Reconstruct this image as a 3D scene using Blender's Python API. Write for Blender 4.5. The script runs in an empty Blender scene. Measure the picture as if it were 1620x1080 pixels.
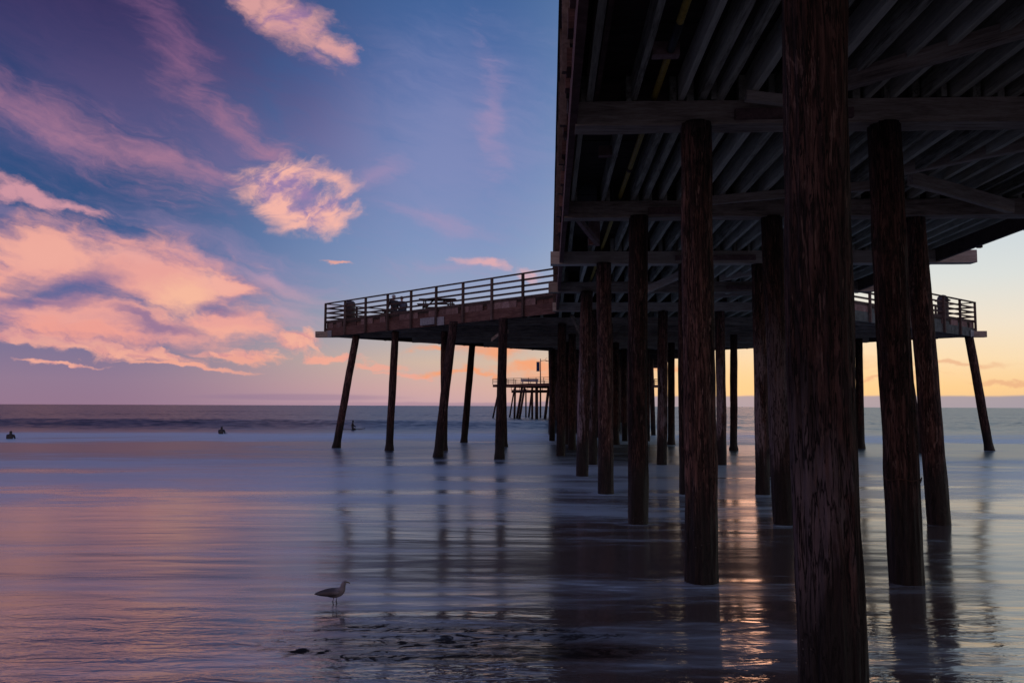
import bpy, bmesh, math, random
from mathutils import Vector, Matrix, noise as mnoise

random.seed(7)
R = math.radians
sc = bpy.context.scene
COL = sc.collection

# ------------------------------------------------------------------ camera
CAM_H = 2.27
F_PX = 1300.0
PITCH = math.atan(102.0 / F_PX)
ROLL = R(0.21)
cam_d = bpy.data.cameras.new("camera")
cam = bpy.data.objects.new("camera", cam_d)
COL.objects.link(cam)
CM = Matrix.Translation((0, 0, CAM_H)) @ Matrix.Rotation(R(90) + PITCH, 4, 'X') @ Matrix.Rotation(ROLL, 4, 'Z')
cam.matrix_world = CM
cam_d.sensor_width = 36.0
cam_d.lens = 36.0 * F_PX / 1620.0
cam_d.clip_start = 0.1
cam_d.clip_end = 60000
sc.camera = cam


def ray(x, y):
    v = CM.to_3x3() @ Vector(((x - 810.0) / F_PX, (540.0 - y) / F_PX, -1.0))
    return v


def at(x, y, d):
    """photo pixel (1620 wide) at world depth Y = d."""
    v = ray(x, y)
    return Vector((0, 0, CAM_H)) + v * (d / v.y)


def azel(x, y):
    v = ray(x, y).normalized()
    return math.degrees(math.atan2(v.x, v.y)), math.degrees(math.asin(v.z))


# ------------------------------------------------------------------ object helpers
def tag(o, label=None, cat=None, group=None, kind=None):
    if label: o["label"] = label
    if cat: o["category"] = cat
    if group: o["group"] = group
    if kind: o["kind"] = kind
    return o


def thing(name, loc, label, cat, rz=0.0, group=None):
    o = bpy.data.objects.new(name, None)
    o.empty_display_size = 0.2
    COL.objects.link(o)
    o.location = loc
    o.rotation_euler = (0, 0, rz)
    return tag(o, label, cat, group)


def obj(name, bm, mat, parent=None, smooth=False, kind=None, label=None):
    me = bpy.data.meshes.new(name)
    bm.normal_update()
    bm.to_mesh(me)
    bm.free()
    if smooth:
        for p in me.polygons: p.use_smooth = True
    o = bpy.data.objects.new(name, me)
    COL.objects.link(o)
    if mat: me.materials.append(mat)
    if parent: o.parent = parent
    if kind: o["kind"] = kind
    if label: o["label"] = label
    return o


def new(): return bmesh.new()


def add_hexa(bm, p):
    """eight corners: bottom 4 (ccw), top 4."""
    v = [bm.verts.new(q) for q in p]
    for f in ((3, 2, 1, 0), (4, 5, 6, 7), (0, 1, 5, 4), (1, 2, 6, 5), (2, 3, 7, 6), (3, 0, 4, 7)):
        bm.faces.new([v[i] for i in f])


def add_box(bm, lo, hi, M=None):
    x0, y0, z0 = lo; x1, y1, z1 = hi
    p = [Vector(q) for q in ((x0, y0, z0), (x1, y0, z0), (x1, y1, z0), (x0, y1, z0), (x0, y0, z1), (x1, y0, z1), (x1, y1, z1), (x0, y1, z1))]
    if M: p = [M @ q for q in p]
    add_hexa(bm, p)


def add_bar(bm, a, b, w, h, up=Vector((0, 0, 1)), wob=0.0, segs=1):
    """rectangular timber from a to b; w sideways, h along up."""
    a = Vector(a); b = Vector(b)
    t = (b - a).normalized()
    s = t.cross(up)
    if s.length < 1e-4: s = t.cross(Vector((0, 1, 0)))
    s.normalize()
    u = s.cross(t).normalized()
    rings = []
    for i in range(segs + 1):
        k = i / segs
        c = a.lerp(b, k)
        ring = []
        for ds, du in ((-1, -1), (1, -1), (1, 1), (-1, 1)):
            q = c + s * (ds * w / 2) + u * (du * h / 2)
            if wob:
                q = q + s * (mnoise.noise(q * 1.7 + Vector((ds * 3.1, du, 0))) * wob) + u * (mnoise.noise(q * 1.3 + Vector((7, ds, du * 2.3))) * wob)
            ring.append(bm.verts.new(q))
        rings.append(ring)
    for i in range(segs):
        A, B = rings[i], rings[i + 1]
        for j in range(4):
            bm.faces.new((A[j], B[j], B[(j + 1) % 4], A[(j + 1) % 4]))
    bm.faces.new(rings[0]); bm.faces.new(rings[-1][::-1])


def add_tube(bm, pts, rad, n=10):
    rings = []
    for i, p in enumerate(pts):
        p = Vector(p)
        a = Vector(pts[max(i - 1, 0)]); b = Vector(pts[min(i + 1, len(pts) - 1)])
        t = (b - a).normalized()
        s = t.cross(Vector((0, 0, 1)))
        if s.length < 1e-3: s = Vector((1, 0, 0))
        s.normalize(); u = s.cross(t)
        r = rad[i] if isinstance(rad, (list, tuple)) else rad
        rings.append([bm.verts.new(p + s * (r * math.cos(2 * math.pi * k / n)) + u * (r * math.sin(2 * math.pi * k / n))) for k in range(n)])
    for A, B in zip(rings, rings[1:]):
        for k in range(n):
            bm.faces.new((A[k], A[(k + 1) % n], B[(k + 1) % n], B[k]))
    bm.faces.new(rings[0][::-1]); bm.faces.new(rings[-1])


def add_lathe(bm, prof, n=20, c=(0, 0, 0)):
    rings = []
    for r, z in prof:
        rings.append([bm.verts.new((c[0] + r * math.cos(2 * math.pi * k / n), c[1] + r * math.sin(2 * math.pi * k / n), c[2] + z)) for k in range(n)])
    for A, B in zip(rings, rings[1:]):
        for k in range(n):
            bm.faces.new((A[k], A[(k + 1) % n], B[(k + 1) % n], B[k]))
    bm.faces.new(rings[0][::-1]); bm.faces.new(rings[-1])


# ------------------------------------------------------------------ node helpers
class NG:
    def __init__(self, tree):
        self.t = tree
        self.n = tree.nodes
        self.l = tree.links

    def node(self, typ, **kw):
        nd = self.n.new(typ)
        for k, v in kw.items(): setattr(nd, k, v)
        return nd

    def put(self, sock, v):
        if isinstance(v, S): self.l.new(v.s, sock)
        elif hasattr(v, "links"): self.l.new(v, sock)
        else: sock.default_value = v

    def math(self, op, a, b=0.0, c=None, clamp=False):
        nd = self.node('ShaderNodeMath', operation=op)
        nd.use_clamp = clamp
        self.put(nd.inputs[0], a); self.put(nd.inputs[1], b)
        if c is not None: self.put(nd.inputs[2], c)
        return S(self, nd.outputs[0])

    def xyz(self, x, y, z=0.0):
        nd = self.node('ShaderNodeCombineXYZ')
        for i, v in enumerate((x, y, z)): self.put(nd.inputs[i], v)
        return nd.outputs[0]

    def sep(self, v):
        nd = self.node('ShaderNodeSeparateXYZ')
        self.l.new(v.s if isinstance(v, S) else v, nd.inputs[0])
        return [S(self, o) for o in nd.outputs]

    def noise(self, vec, scale=1.0, detail=4.0, rough=0.5, dist=0.0, color=False):
        nd = self.node('ShaderNodeTexNoise')
        self.l.new(vec, nd.inputs['Vector'])
        nd.inputs['Scale'].default_value = scale
        nd.inputs['Detail'].default_value = detail
        nd.inputs['Roughness'].default_value = rough
        nd.inputs['Distortion'].default_value = dist
        return nd.outputs['Color'] if color else S(self, nd.outputs['Fac'])

    def smooth(self, x, a, b):
        nd = self.node('ShaderNodeMapRange', interpolation_type='SMOOTHSTEP')
        nd.clamp = False
        self.put(nd.inputs['Value'], x)
        nd.inputs['From Min'].default_value = a; nd.inputs['From Max'].default_value = b
        return S(self, nd.outputs['Result'])

    def ramp(self, fac, stops, interp='LINEAR'):
        nd = self.node('ShaderNodeValToRGB')
        cr = nd.color_ramp
        cr.interpolation = interp
        while len(cr.elements) > 1: cr.elements.remove(cr.elements[-1])
        cr.elements[0].position = stops[0][0]
        cr.elements[0].color = (*stops[0][1], 1)
        for p, c in stops[1:]:
            e = cr.elements.new(p); e.color = (*c, 1)
        self.put(nd.inputs[0], fac)
        return nd.outputs[0]

    def mix(self, f, a, b, mode='MIX'):
        nd = self.node('ShaderNodeMix', data_type='RGBA', blend_type=mode)
        self.put(nd.inputs[0], f)
        for s, v in ((nd.inputs[6], a), (nd.inputs[7], b)):
            if isinstance(v, tuple): s.default_value = (*v, 1)
            else: self.put(s, v)
        return nd.outputs[2]


class S:
    def __init__(self, g, s): self.g = g; self.s = s
    def __add__(self, o): return self.g.math('ADD', self, o)
    __radd__ = __add__
    def __mul__(self, o): return self.g.math('MULTIPLY', self, o)
    __rmul__ = __mul__
    def __sub__(self, o): return self.g.math('SUBTRACT', self, o)
    def __rsub__(self, o): return self.g.math('SUBTRACT', o, self)
    def __truediv__(self, o): return self.g.math('DIVIDE', self, o)
    def sqrt(self): return self.g.math('SQRT', self)
    def max(self, o): return self.g.math('MAXIMUM', self, o)
    def min(self, o): return self.g.math('MINIMUM', self, o)
    def clamp(self): return self.g.math('ADD', self, 0.0, clamp=True)


def L(r, g, b):
    """sRGB 0-255 to linear."""
    f = lambda c: (c / 255 / 12.92) if c / 255 <= 0.04045 else ((c / 255 + 0.055) / 1.055) ** 2.4
    return (f(r), f(g), f(b))


# ------------------------------------------------------------------ world: dusk sky with lit clouds
def build_world():
    w = bpy.data.worlds.new("World")
    sc.world = w
    w.use_nodes = True
    t = w.node_tree
    t.nodes.clear()
    g = NG(t)
    tc = g.node('ShaderNodeTexCoord')
    dx, dy, dz = g.sep(tc.outputs['Generated'])
    DEG = 180 / math.pi
    az = g.math('ARCTAN2', dx, dy) * DEG
    el = g.math('ARCSINE', dz) * DEG
    elr = (g.math('MAXIMUM', el, 0.0) / 45.0)
    E = lambda lst: [(min(e / 45.0, 1), L(*c)) for e, c in lst]
    left = g.ramp(elr, E([(0, (150, 120, 144)), (1.6, (146, 122, 148)), (3.6, (126, 116, 150)), (5.5, (96, 104, 152)), (9, (72, 96, 150)), (13, (46, 80, 130)), (18, (40, 68, 120)), (24, (42, 46, 92)), (28, (46, 46, 88)), (36, (66, 70, 118)), (45, (76, 84, 132))]))
    mid = g.ramp(elr, E([(0, (196, 160, 172)), (1.2, (206, 168, 168)), (3, (206, 182, 168)), (5, (176, 176, 182)), (8, (146, 160, 192)), (11, (126, 150, 193)), (16, (104, 131, 183)), (22, (82, 111, 168)), (28, (64, 98, 152)), (36, (72, 96, 146)), (45, (80, 96, 142))]))
    right = g.ramp(elr, E([(0, (226, 186, 148)), (1.2, (248, 206, 150)), (3, (247, 224, 188)), (5, (240, 228, 208)), (8, (220, 225, 222)), (12, (200, 214, 224)), (20, (160, 190, 214)), (30, (116, 150, 188)), (45, (70, 96, 140))]))
    f1 = g.smooth(az, -28.0, -4.0)
    f2 = g.smooth(az, -3.0, 22.0)
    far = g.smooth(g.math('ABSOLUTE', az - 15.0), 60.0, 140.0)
    base = g.mix(f1, left, mid)
    base = g.mix(f2, base, right)
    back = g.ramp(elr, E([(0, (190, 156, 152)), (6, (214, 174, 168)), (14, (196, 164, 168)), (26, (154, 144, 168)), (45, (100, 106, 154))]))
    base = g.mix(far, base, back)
    # glow round the sun, just down behind the pier
    q = ((az - 17.5) / 15.0); q2 = (el - 0.8) / 3.4
    gl = g.math('EXPONENT', (q * q + q2 * q2) * -1.0)
    base = g.mix(gl * 0.62, base, L(255, 212, 146))

    # ---------------- clouds, laid out by compass bearing and height above the horizon (degrees)
    v0 = g.xyz(az, el * 1.6)
    wc = g.noise(v0, 0.16, 5, 0.55, 0.0, color=True)
    wx, wy, wz = g.sep(wc)
    a1 = az + (wx - 0.5) * 5.0
    e1 = el + (wy - 0.5) * 2.6
    wc2 = g.noise(g.xyz(az, el * 1.8, 4.0), 0.55, 5, 0.6, 0.0, color=True)
    ux, uy, uz = g.sep(wc2)
    a2 = a1 + (ux - 0.5) * 2.2
    e2 = e1 + (uy - 0.5) * 1.2
    th = R(-16)
    st = lambda a, e, k, z: g.xyz((a * math.cos(th) + e * math.sin(th)) * (1 / k), (e * math.cos(th) - a * math.sin(th)), z)
    n_str = g.noise(st(a1, e1, 3.2, 0.0), 0.55, 6, 0.62, 0.4)       # streaky
    n_fine = g.noise(st(a2, e2, 2.0, 5.0), 1.0, 6, 0.6, 0.3)
    n_big = g.noise(g.xyz(a1, e1 * 1.7, 2.0), 0.17, 4, 0.5, 0.5)

    n_fib = g.noise(st(a1, e1, 5.0, 21.0), 1.5, 5, 0.65, 0.6)
    KA = 57.3 / F_PX
    VW = (g.xyz(az, el, 1.0), g.xyz(a1, e1, 1.0), g.xyz(a2, e2, 1.0))

    def blob(cx, cy, rx, ry, rot=0, warp=2):
        """soft ellipse about a bearing: 1 in the middle, 0 at the rim, negative outside. rot: degrees, falling to the right is positive"""
        a0, e0 = azel(cx, cy)
        ca, sa = math.cos(R(-rot)), math.sin(R(-rot))
        kx, ky = 1 / (rx * KA), 1 / (ry * KA)
        pq = []
        for A in ((ca * kx, sa * kx, -(ca * a0 + sa * e0) * kx), (-sa * ky, ca * ky, -(-sa * a0 + ca * e0) * ky)):
            dt = g.node('ShaderNodeVectorMath', operation='DOT_PRODUCT')
            g.l.new(VW[warp], dt.inputs[0])
            dt.inputs[1].default_value = A
            pq.append(S(g, dt.outputs['Value']))
        return 1.0 - g.math('MULTIPLY_ADD', pq[0], pq[0], pq[1] * pq[1]).sqrt()

    def union(lst):
        m = lst[0]
        for k in lst[1:]: m = m.max(k)
        return m

    col = base
    # thin mauve veil over the upper left
    veil = union([blob(230, 120, 330, 190, 10, 1), blob(540, 210, 190, 130, 30, 1), blob(60, 190, 180, 60, 18, 1), blob(700, 240, 250, 200, 0, 1), blob(360, 230, 200, 110, 20, 1)])
    vm = g.smooth(veil + (n_str - 0.5) * 0.9 + (n_fib - 0.5) * 0.6, -0.15, 0.95)
    col = g.mix(vm * 0.46, col, g.mix(g.smooth(az, -16.0, -6.0), g.mix(g.smooth(el, 24.0, 12.0), L(84, 64, 112), L(146, 118, 162)), L(146, 146, 190)))
    # pink streaks
    sk = union([blob(120, 205, 250, 48, 17, 1), blob(235, 240, 190, 30, 14, 1), blob(270, 70, 55, 120, -24, 1), blob(315, 150, 40, 46, -20, 1), blob(365, 195, 90, 34, 44, 1), blob(420, 235, 70, 26, 0, 1)])
    sm = g.smooth(sk + (n_str - 0.5) * 1.7 + (n_fine - 0.5) * 0.8 + (n_fib - 0.5) * 1.3, -0.1, 1.45)
    col = g.mix(sm * 0.56, col, g.mix(g.smooth(el, 24.0, 15.0), L(150, 102, 140), L(204, 138, 156)))
    sk2 = union([blob(775, 190, 30, 130, -6, 1), blob(600, 270, 50, 22, -30, 1), blob(690, 345, 90, 18, 12, 1), blob(330, 378, 230, 24, 16, 1), blob(420, 430, 190, 12, 16, 1), blob(740, 425, 130, 20, 4, 1), blob(70, 345, 170, 14, 12, 1)])
    s2 = g.smooth(sk2 + (n_str - 0.5) * 1.5 + (n_fib - 0.5) * 1.2, -0.15, 1.3)
    col = g.mix(s2 * 0.34, col, L(190, 150, 182))
    # left mid streak
    sk3 = union([blob(50, 300, 105, 17, 18), blob(5, 290, 40, 22, 0), blob(115, 322, 60, 12, 12)])
    s3 = g.smooth(sk3 + (n_fine - 0.5) * 1.5 + (n_fib - 0.5) * 0.8, -0.05, 0.95)
    col = g.mix(s3 * 0.85, col, L(222, 158, 168))
    # big lit bank: smooth billows above, drawn-out rags along its foot
    wisp = union([blob(440, 446, 110, 18, 22, 1), blob(470, 500, 80, 34, 10, 1), blob(310, 405, 150, 16, 14, 1)])
    wm = g.smooth(wisp + (n_str - 0.5) * 1.5, 0.0, 1.0)
    col = g.mix(wm * 0.5, col, L(216, 164, 178))
    rags = union([blob(150, 545, 180, 17, 8), blob(455, 543, 62, 20, 0), blob(375, 559, 70, 10, 3), blob(295, 577, 60, 6, 2), blob(110, 572, 60, 4, 4), blob(30, 528, 60, 12, 3), blob(255, 556, 70, 12, 10), blob(520, 566, 60, 6, 0)])
    rg = g.smooth(rags + (n_fine - 0.5) * 1.2 + (n_str - 0.5) * 0.9, 0.0, 0.62)
    col = g.mix(rg * 0.9, col, g.mix(g.smooth(n_fine, 0.35, 0.62), L(222, 150, 152), L(250, 178, 156)))
    bank = union([blob(75, 402, 165, 62, 5), blob(265, 440, 165, 66, 11), blob(360, 444, 75, 28, 8), blob(140, 505, 240, 42, 3), blob(365, 508, 90, 34, 6), blob(-70, 440, 140, 90, 0)])
    bm_ = g.smooth(bank + (n_fine - 0.5) * 0.62 + (n_big - 0.5) * 0.55 + (n_str - 0.5) * 0.45 + (n_fib - 0.5) * 0.4, -0.08, 0.66)
    lit = g.smooth(n_big + (n_fine - 0.5) * 0.5 + (n_fib - 0.5) * 0.35 + (n_str - 0.5) * 0.35 + (bank - 0.3) * 0.35, 0.28, 0.70)
    bcol = g.mix(lit, L(172, 128, 158), L(240, 166, 156))
    for (cx, cy, rx, ry, ro, c_, k_, e_) in ((70, 395, 130, 46, 4, L(248, 178, 160), 0.75, 0.8), (30, 450, 85, 34, -24, L(244, 170, 156), 0.7, 0.8), (285, 466, 80, 40, -8, L(255, 192, 160), 0.85, 0.9), (340, 440, 80, 22, 10, L(250, 182, 164), 0.7, 0.8),
                                             (200, 400, 90, 18, 10, L(238, 172, 166), 0.5, 0.9), (130, 520, 150, 18, 4, L(244, 160, 146), 0.7, 0.9), (360, 522, 75, 16, 6, L(250, 178, 156), 0.65, 0.8)):
        mk = g.smooth(blob(cx, cy, rx, ry, ro) + (n_fine - 0.5) * 0.55, 0.0, e_)
        bcol = g.mix(mk * k_, bcol, c_)
    hollow = union([blob(135, 452, 70, 30, -22), blob(250, 513, 85, 13, 5), blob(60, 478, 70, 12, 2), blob(215, 500, 60, 10, 10), blob(350, 486, 46, 9, 12)])
    hm = g.smooth(hollow + (n_fine - 0.5) * 0.8 + (n_str - 0.5) * 0.6, -0.2, 0.85)
    bcol = g.mix(hm * 0.80, bcol, L(126, 106, 152))
    col = g.mix(bm_ * 0.95, col, bcol)
    # ring cloud and the one at the top
    ring = union([blob(478, 307, 118, 62, 3, 1)])
    inner = blob(490, 305, 62, 27, -12, 1)
    n_ring = g.noise(g.xyz((a1 * 0.86 + e1 * 0.5) * 0.30, (e1 * 0.86 - a1 * 0.5) * 0.80, 13.0), 1.0, 6, 0.58, 0.5)
    rm = g.smooth(ring + (n_ring - 0.5) * 0.9 + (n_fine - 0.5) * 0.35 - g.smooth(inner, -0.1, 0.7) * 0.55, 0.0, 0.55)
    top = union([blob(455, 34, 122, 52, 22), blob(395, 5, 80, 30, 24), blob(530, 74, 44, 24, 24)])
    tm = g.smooth(top + (n_str - 0.5) * 1.3 + (n_fine - 0.5) * 0.5, 0.0, 0.80)
    ccol = g.mix(g.smooth(n_ring + (n_fine - 0.5) * 0.3 - inner.max(0.0) * 0.25, 0.30, 0.56), L(160, 128, 174), L(252, 186, 170))
    col = g.mix((rm * 0.93), col, ccol)
    col = g.mix((tm * 0.88), col, g.mix(0.35, ccol, L(176, 118, 144)))
    # small clouds low down
    lows = union([blob(600, 577, 62, 7, 0), blob(655, 590, 60, 6, 4), blob(515, 566, 60, 8, 0), blob(325, 577, 75, 6, 2), blob(375, 564, 60, 8, 2), blob(250, 575, 60, 4, 4), blob(528, 413, 30, 6, 8)])
    lm = g.smooth(lows + (n_fine - 0.5) * 1.5, 0.0, 0.7)
    col = g.mix(lm * 0.8, col, L(240, 168, 150))
    fire = union([blob(770, 556, 90, 16, 2), blob(835, 578, 80, 14, -2), blob(700, 556, 60, 10, 0), blob(745, 590, 90, 6, 0), blob(900, 590, 120, 14, 0), blob(765, 419, 64, 13, 12), blob(836, 434, 20, 20, 0), blob(990, 585, 140, 12, 0), blob(1190, 500, 150, 46, 0), blob(1120, 430, 120, 26, 6)])  # wide orange cloud hidden behind the pier is added to warm the water's reflection
    fm = g.smooth(fire + (n_fine - 0.5) * 1.2 + (n_str - 0.5) * 1.2, 0.0, 0.95)
    col = g.mix(fm * 0.8, col, g.mix(g.smooth(el, 4.0, 8.0), L(250, 158, 110), L(232, 174, 176)))
    rl = union([blob(1500, 583, 120, 6, 0), blob(1610, 604, 90, 5, 0), blob(1400, 598, 110, 4, 0), blob(1290, 570, 110, 9, 2)])
    rmk = g.smooth(rl + (n_str - 0.5) * 1.5, 0.0, 0.9)
    col = g.mix(rmk * 0.6, col, L(226, 166, 132))
    # low bank of sea fog along the horizon, thicker to the right
    nb = g.noise(g.xyz(az, 0.0), 0.35, 3, 0.5)
    hb = g.smooth(az, -2.0, 12.0) * 0.50 + 0.22
    fog = g.smooth(el - hb - (nb - 0.5) * 0.22, 0.09, -0.09)
    fogl = g.smooth(el, 0.0, 0.6)
    fcol = g.mix(g.smooth(az, -10.0, 14.0), L(150, 122, 148), L(148, 150, 168))
    col = g.mix(fog * g.smooth(az, -26.0, 10.0) * 0.9, col, fcol)
    streak = g.smooth(blob(480, 628, 190, 7, 0, 0), 0.0, 0.6)
    col = g.mix(streak * 0.35, col, L(128, 108, 146))
    col = g.mix(g.smooth(el, 0.0, -1.5), col, L(50, 46, 62))

    sky = g.node('ShaderNodeTexSky', sky_type='NISHITA')
    sky.sun_disc = False
    sky.sun_elevation = R(1.5)
    sky.sun_rotation = R(17.5)
    bg1 = g.node('ShaderNodeBackground'); g.l.new(sky.outputs[0], bg1.inputs[0]); bg1.inputs[1].default_value = 0.004
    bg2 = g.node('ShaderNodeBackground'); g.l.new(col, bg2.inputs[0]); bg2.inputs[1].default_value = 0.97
    ad = g.node('ShaderNodeAddShader')
    g.l.new(bg1.outputs[0], ad.inputs[0]); g.l.new(bg2.outputs[0], ad.inputs[1])
    out = g.node('ShaderNodeOutputWorld')
    g.l.new(ad.outputs[0], out.inputs[0])
    w.cycles.sampling_method = 'MANUAL'
    w.cycles.sample_map_resolution = 512


build_world()
sd = bpy.data.lights.new("sun", 'SUN')
sd.energy = 0.055
sd.angle = R(9)
sd.color = (1.0, 0.40, 0.22)
sun = bpy.data.objects.new("sun", sd)
COL.objects.link(sun)
az_s, el_s = R(17.5), R(1.5)
sdir = Vector((math.sin(az_s) * math.cos(el_s), math.cos(az_s) * math.cos(el_s), math.sin(el_s)))
sun.rotation_euler = sdir.to_track_quat('Z', 'Y').to_euler()

# ------------------------------------------------------------------ materials
def principled(name):
    m = bpy.data.materials.new(name)
    m.use_nodes = True
    t = m.node_tree
    t.nodes.clear()
    g = NG(t)
    b = g.node('ShaderNodeBsdfPrincipled')
    o = g.node('ShaderNodeOutputMaterial')
    g.l.new(b.outputs[0], o.inputs[0])
    return m, g, b


def timber(name, stops, stretch, scale=6.0, rough=0.85, bump=0.4, stain=0.5, coord='Object', spec=0.25):
    """sawn timber: grain drawn out along one axis, broad stains, knots"""
    m, g, b = principled(name)
    tc = g.node('ShaderNodeTexCoord')
    inf = g.node('ShaderNodeObjectInfo')
    rnd = S(g, inf.outputs['Random'])
    x, y, z = g.sep(tc.outputs[coord])
    off = rnd * 37.0
    v = g.xyz(x * stretch[0] + off, y * stretch[1] + off, z * stretch[2])
    n1 = g.noise(v, scale, 8, 0.62, 0.6)
    n2 = g.noise(g.xyz(x + off, y, z), 0.9, 5, 0.6, 0.3)
    n3 = g.noise(v, scale * 4.5, 3, 0.6, 0.0)
    f = (n1 + (n2 - 0.5) * stain + (n3 - 0.5) * 0.5 + (rnd - 0.5) * 0.42).clamp()
    c = g.ramp(f, stops)
    g.l.new(c, b.inputs['Base Color'])
    b.inputs['Roughness'].default_value = rough
    b.inputs['Specular IOR Level'].default_value = spec
    bp = g.node('ShaderNodeBump')
    bp.inputs['Strength'].default_value = bump
    bp.inputs['Distance'].default_value = 0.02
    g.put(bp.inputs['Height'], n1 + n3 * 0.4)
    g.l.new(bp.outputs[0], b.inputs['Normal'])
    return m


TW = dict(
    cap=timber("dark_cap_timber", [(0.15, (0.12, 0.095, 0.078)), (0.48, (0.36, 0.295, 0.245)), (0.8, (0.54, 0.48, 0.41))], (0.6, 6, 6), 2.5),
    stringer=timber("weathered_stringer_timber", [(0.15, (0.09, 0.082, 0.062)), (0.48, (0.38, 0.375, 0.305)), (0.8, (0.58, 0.575, 0.48))], (7, 0.5, 7), 2.5),
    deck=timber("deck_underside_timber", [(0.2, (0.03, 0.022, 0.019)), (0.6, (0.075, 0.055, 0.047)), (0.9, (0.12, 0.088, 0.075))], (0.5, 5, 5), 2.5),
    fascia=timber("reddish_fascia_timber", [(0.2, (0.055, 0.028, 0.024)), (0.5, (0.115, 0.058, 0.05)), (0.8, (0.20, 0.115, 0.10))], (0.8, 0.8, 6), 2.5),
    rail=timber("brown_rail_timber", [(0.2, (0.045, 0.03, 0.027)), (0.6, (0.10, 0.068, 0.06)), (0.9, (0.17, 0.125, 0.115))], (2, 2, 2), 3.0),
    block=timber("pale_block_timber", [(0.2, (0.10, 0.06, 0.055)), (0.6, (0.22, 0.14, 0.13)), (0.9, (0.33, 0.24, 0.23))], (3, 3, 3), 2.0),
)


def pile_material(name, pale=0.0, dark=1.0, zhi=4.6, zlo=0.5):
    m, g, b = principled(name)
    tc = g.node('ShaderNodeTexCoord')
    inf = g.node('ShaderNodeObjectInfo')
    rnd = S(g, inf.outputs['Random'])
    x, y, z = g.sep(tc.outputs['Object'])
    off = rnd * 53.0
    vs = g.xyz(x + off, y + off * 0.37, z * 0.055)
    n1 = g.noise(vs, 13.0, 9, 0.65, 0.5)
    n2 = g.noise(g.xyz(x + off, y, z * 0.45), 2.4, 6, 0.6, 0.8)
    n3 = g.noise(g.xyz(x + off, y, z * 0.16), 26.0, 4, 0.65, 0.6)
    n4 = g.noise(g.xyz(x + off, y, z * 0.22), 7.0, 8, 0.68, 1.2)
    f = (n1 * 0.85 + n2 * 0.30 + (n3 - 0.5) * 0.55 - 0.08).clamp()
    c = g.ramp(f, [(0.30, (0.010 * dark, 0.007 * dark, 0.007 * dark)), (0.45, (0.058 * dark, 0.030 * dark, 0.025 * dark)), (0.58, (0.135 * dark, 0.070 * dark, 0.058 * dark)), (0.78, (0.20 * dark, 0.12 * dark, 0.105 * dark))])
    # splintered lighter wood where the dark skin has flaked off
    fl = g.smooth(n4 + (n3 - 0.5) * 0.45, 0.58, 0.64) * 0.85
    c = g.mix(fl, c, (0.27, 0.17, 0.145))
    # black tarry patches
    tar = g.smooth(n2 + (n4 - 0.5) * 0.9 + (n3 - 0.5) * 0.3, 0.48, 0.60)
    c = g.mix(tar * 0.75, c, (0.010, 0.008, 0.009))
    if pale > 0:
        pm = g.smooth((n2 - 0.5) * 1.1 + (n1 - 0.5) * 0.9 - x * 1.6 + g.smooth(z, 0.3, 1.6) * 0.35, 0.22, 0.46)
        pm = pm * g.smooth(z + (n1 - 0.5) * 2.4, zlo, zlo + 0.8) * g.smooth(z + (n1 - 0.5) * 3.0, zhi, zhi * 0.65)
        c = g.mix(pm * pale, c, g.mix(n3, (0.14, 0.105, 0.11), (0.42, 0.35, 0.38)))
    # long drying cracks and torn splinters
    n5 = g.noise(g.xyz(x + off + 9.0, y, z * 0.07), 27.0, 4, 0.6, 0.5)
    crack = g.smooth(g.math('ABSOLUTE', n5 - 0.5), 0.034, 0.010)
    c = g.mix(crack * 0.92, c, (0.004, 0.003, 0.003))
    spl = g.smooth(g.noise(g.xyz(x + off, y + 3.0, z * 0.10), 31.0, 3, 0.6, 0.3) + (n4 - 0.5) * 0.5, 0.63, 0.69)
    c = g.mix(spl * 0.7, c, (0.26, 0.165, 0.14))
    tone = rnd * 0.75 + 0.55
    tn = g.node('ShaderNodeCombineXYZ')
    for i in range(3): g.put(tn.inputs[i], tone if i == 0 else tone * (0.97 + 0.04 * i))
    c = g.mix(1.0, c, tn.outputs[0], 'MULTIPLY')
    # wet, weed-dark foot below the tide mark, with barnacle specks
    wet = g.smooth(z + (n2 - 0.5) * 1.1 + (n1 - 0.5) * 0.7, 1.45, 0.75)
    c = g.mix(wet * 0.88, c, (0.012, 0.010, 0.010))
    vo = g.node('ShaderNodeTexVoronoi')
    g.l.new(g.xyz(x, y, z * 0.7), vo.inputs['Vector']); vo.inputs['Scale'].default_value = 34.0
    sp = g.smooth(S(g, vo.outputs['Distance']), 0.20, 0.08) * g.smooth(g.noise(g.xyz(x, y, z + off), 3.0, 3), 0.56, 0.68) * g.smooth(z, 2.2, 1.2)
    c = g.mix(sp * 0.8, c, (0.34, 0.30, 0.28))
    g.l.new(c, b.inputs['Base Color'])
    g.put(b.inputs['Roughness'], 0.9 - wet * 0.35)
    b.inputs['Specular IOR Level'].default_value = 0.3
    bp = g.node('ShaderNodeBump')
    bp.inputs['Strength'].default_value = 0.9
    bp.inputs['Distance'].default_value = 0.05
    g.put(bp.inputs['Height'], n1 * 0.7 + n3 * 0.35 + n4 * 0.5 + sp * 0.5 - crack * 0.35 + spl * 0.15)
    g.l.new(bp.outputs[0], b.inputs['Normal'])
    return m


PM = pile_material("tarred_pile_wood", 0.0, 1.05)
PM_WORN = pile_material("worn_foremost_pile_wood", 0.55, 1.0, 2.6, -0.6)
PM_PALE = pile_material("peeling_pale_pile_wood", 0.75, 1.05)


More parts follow.
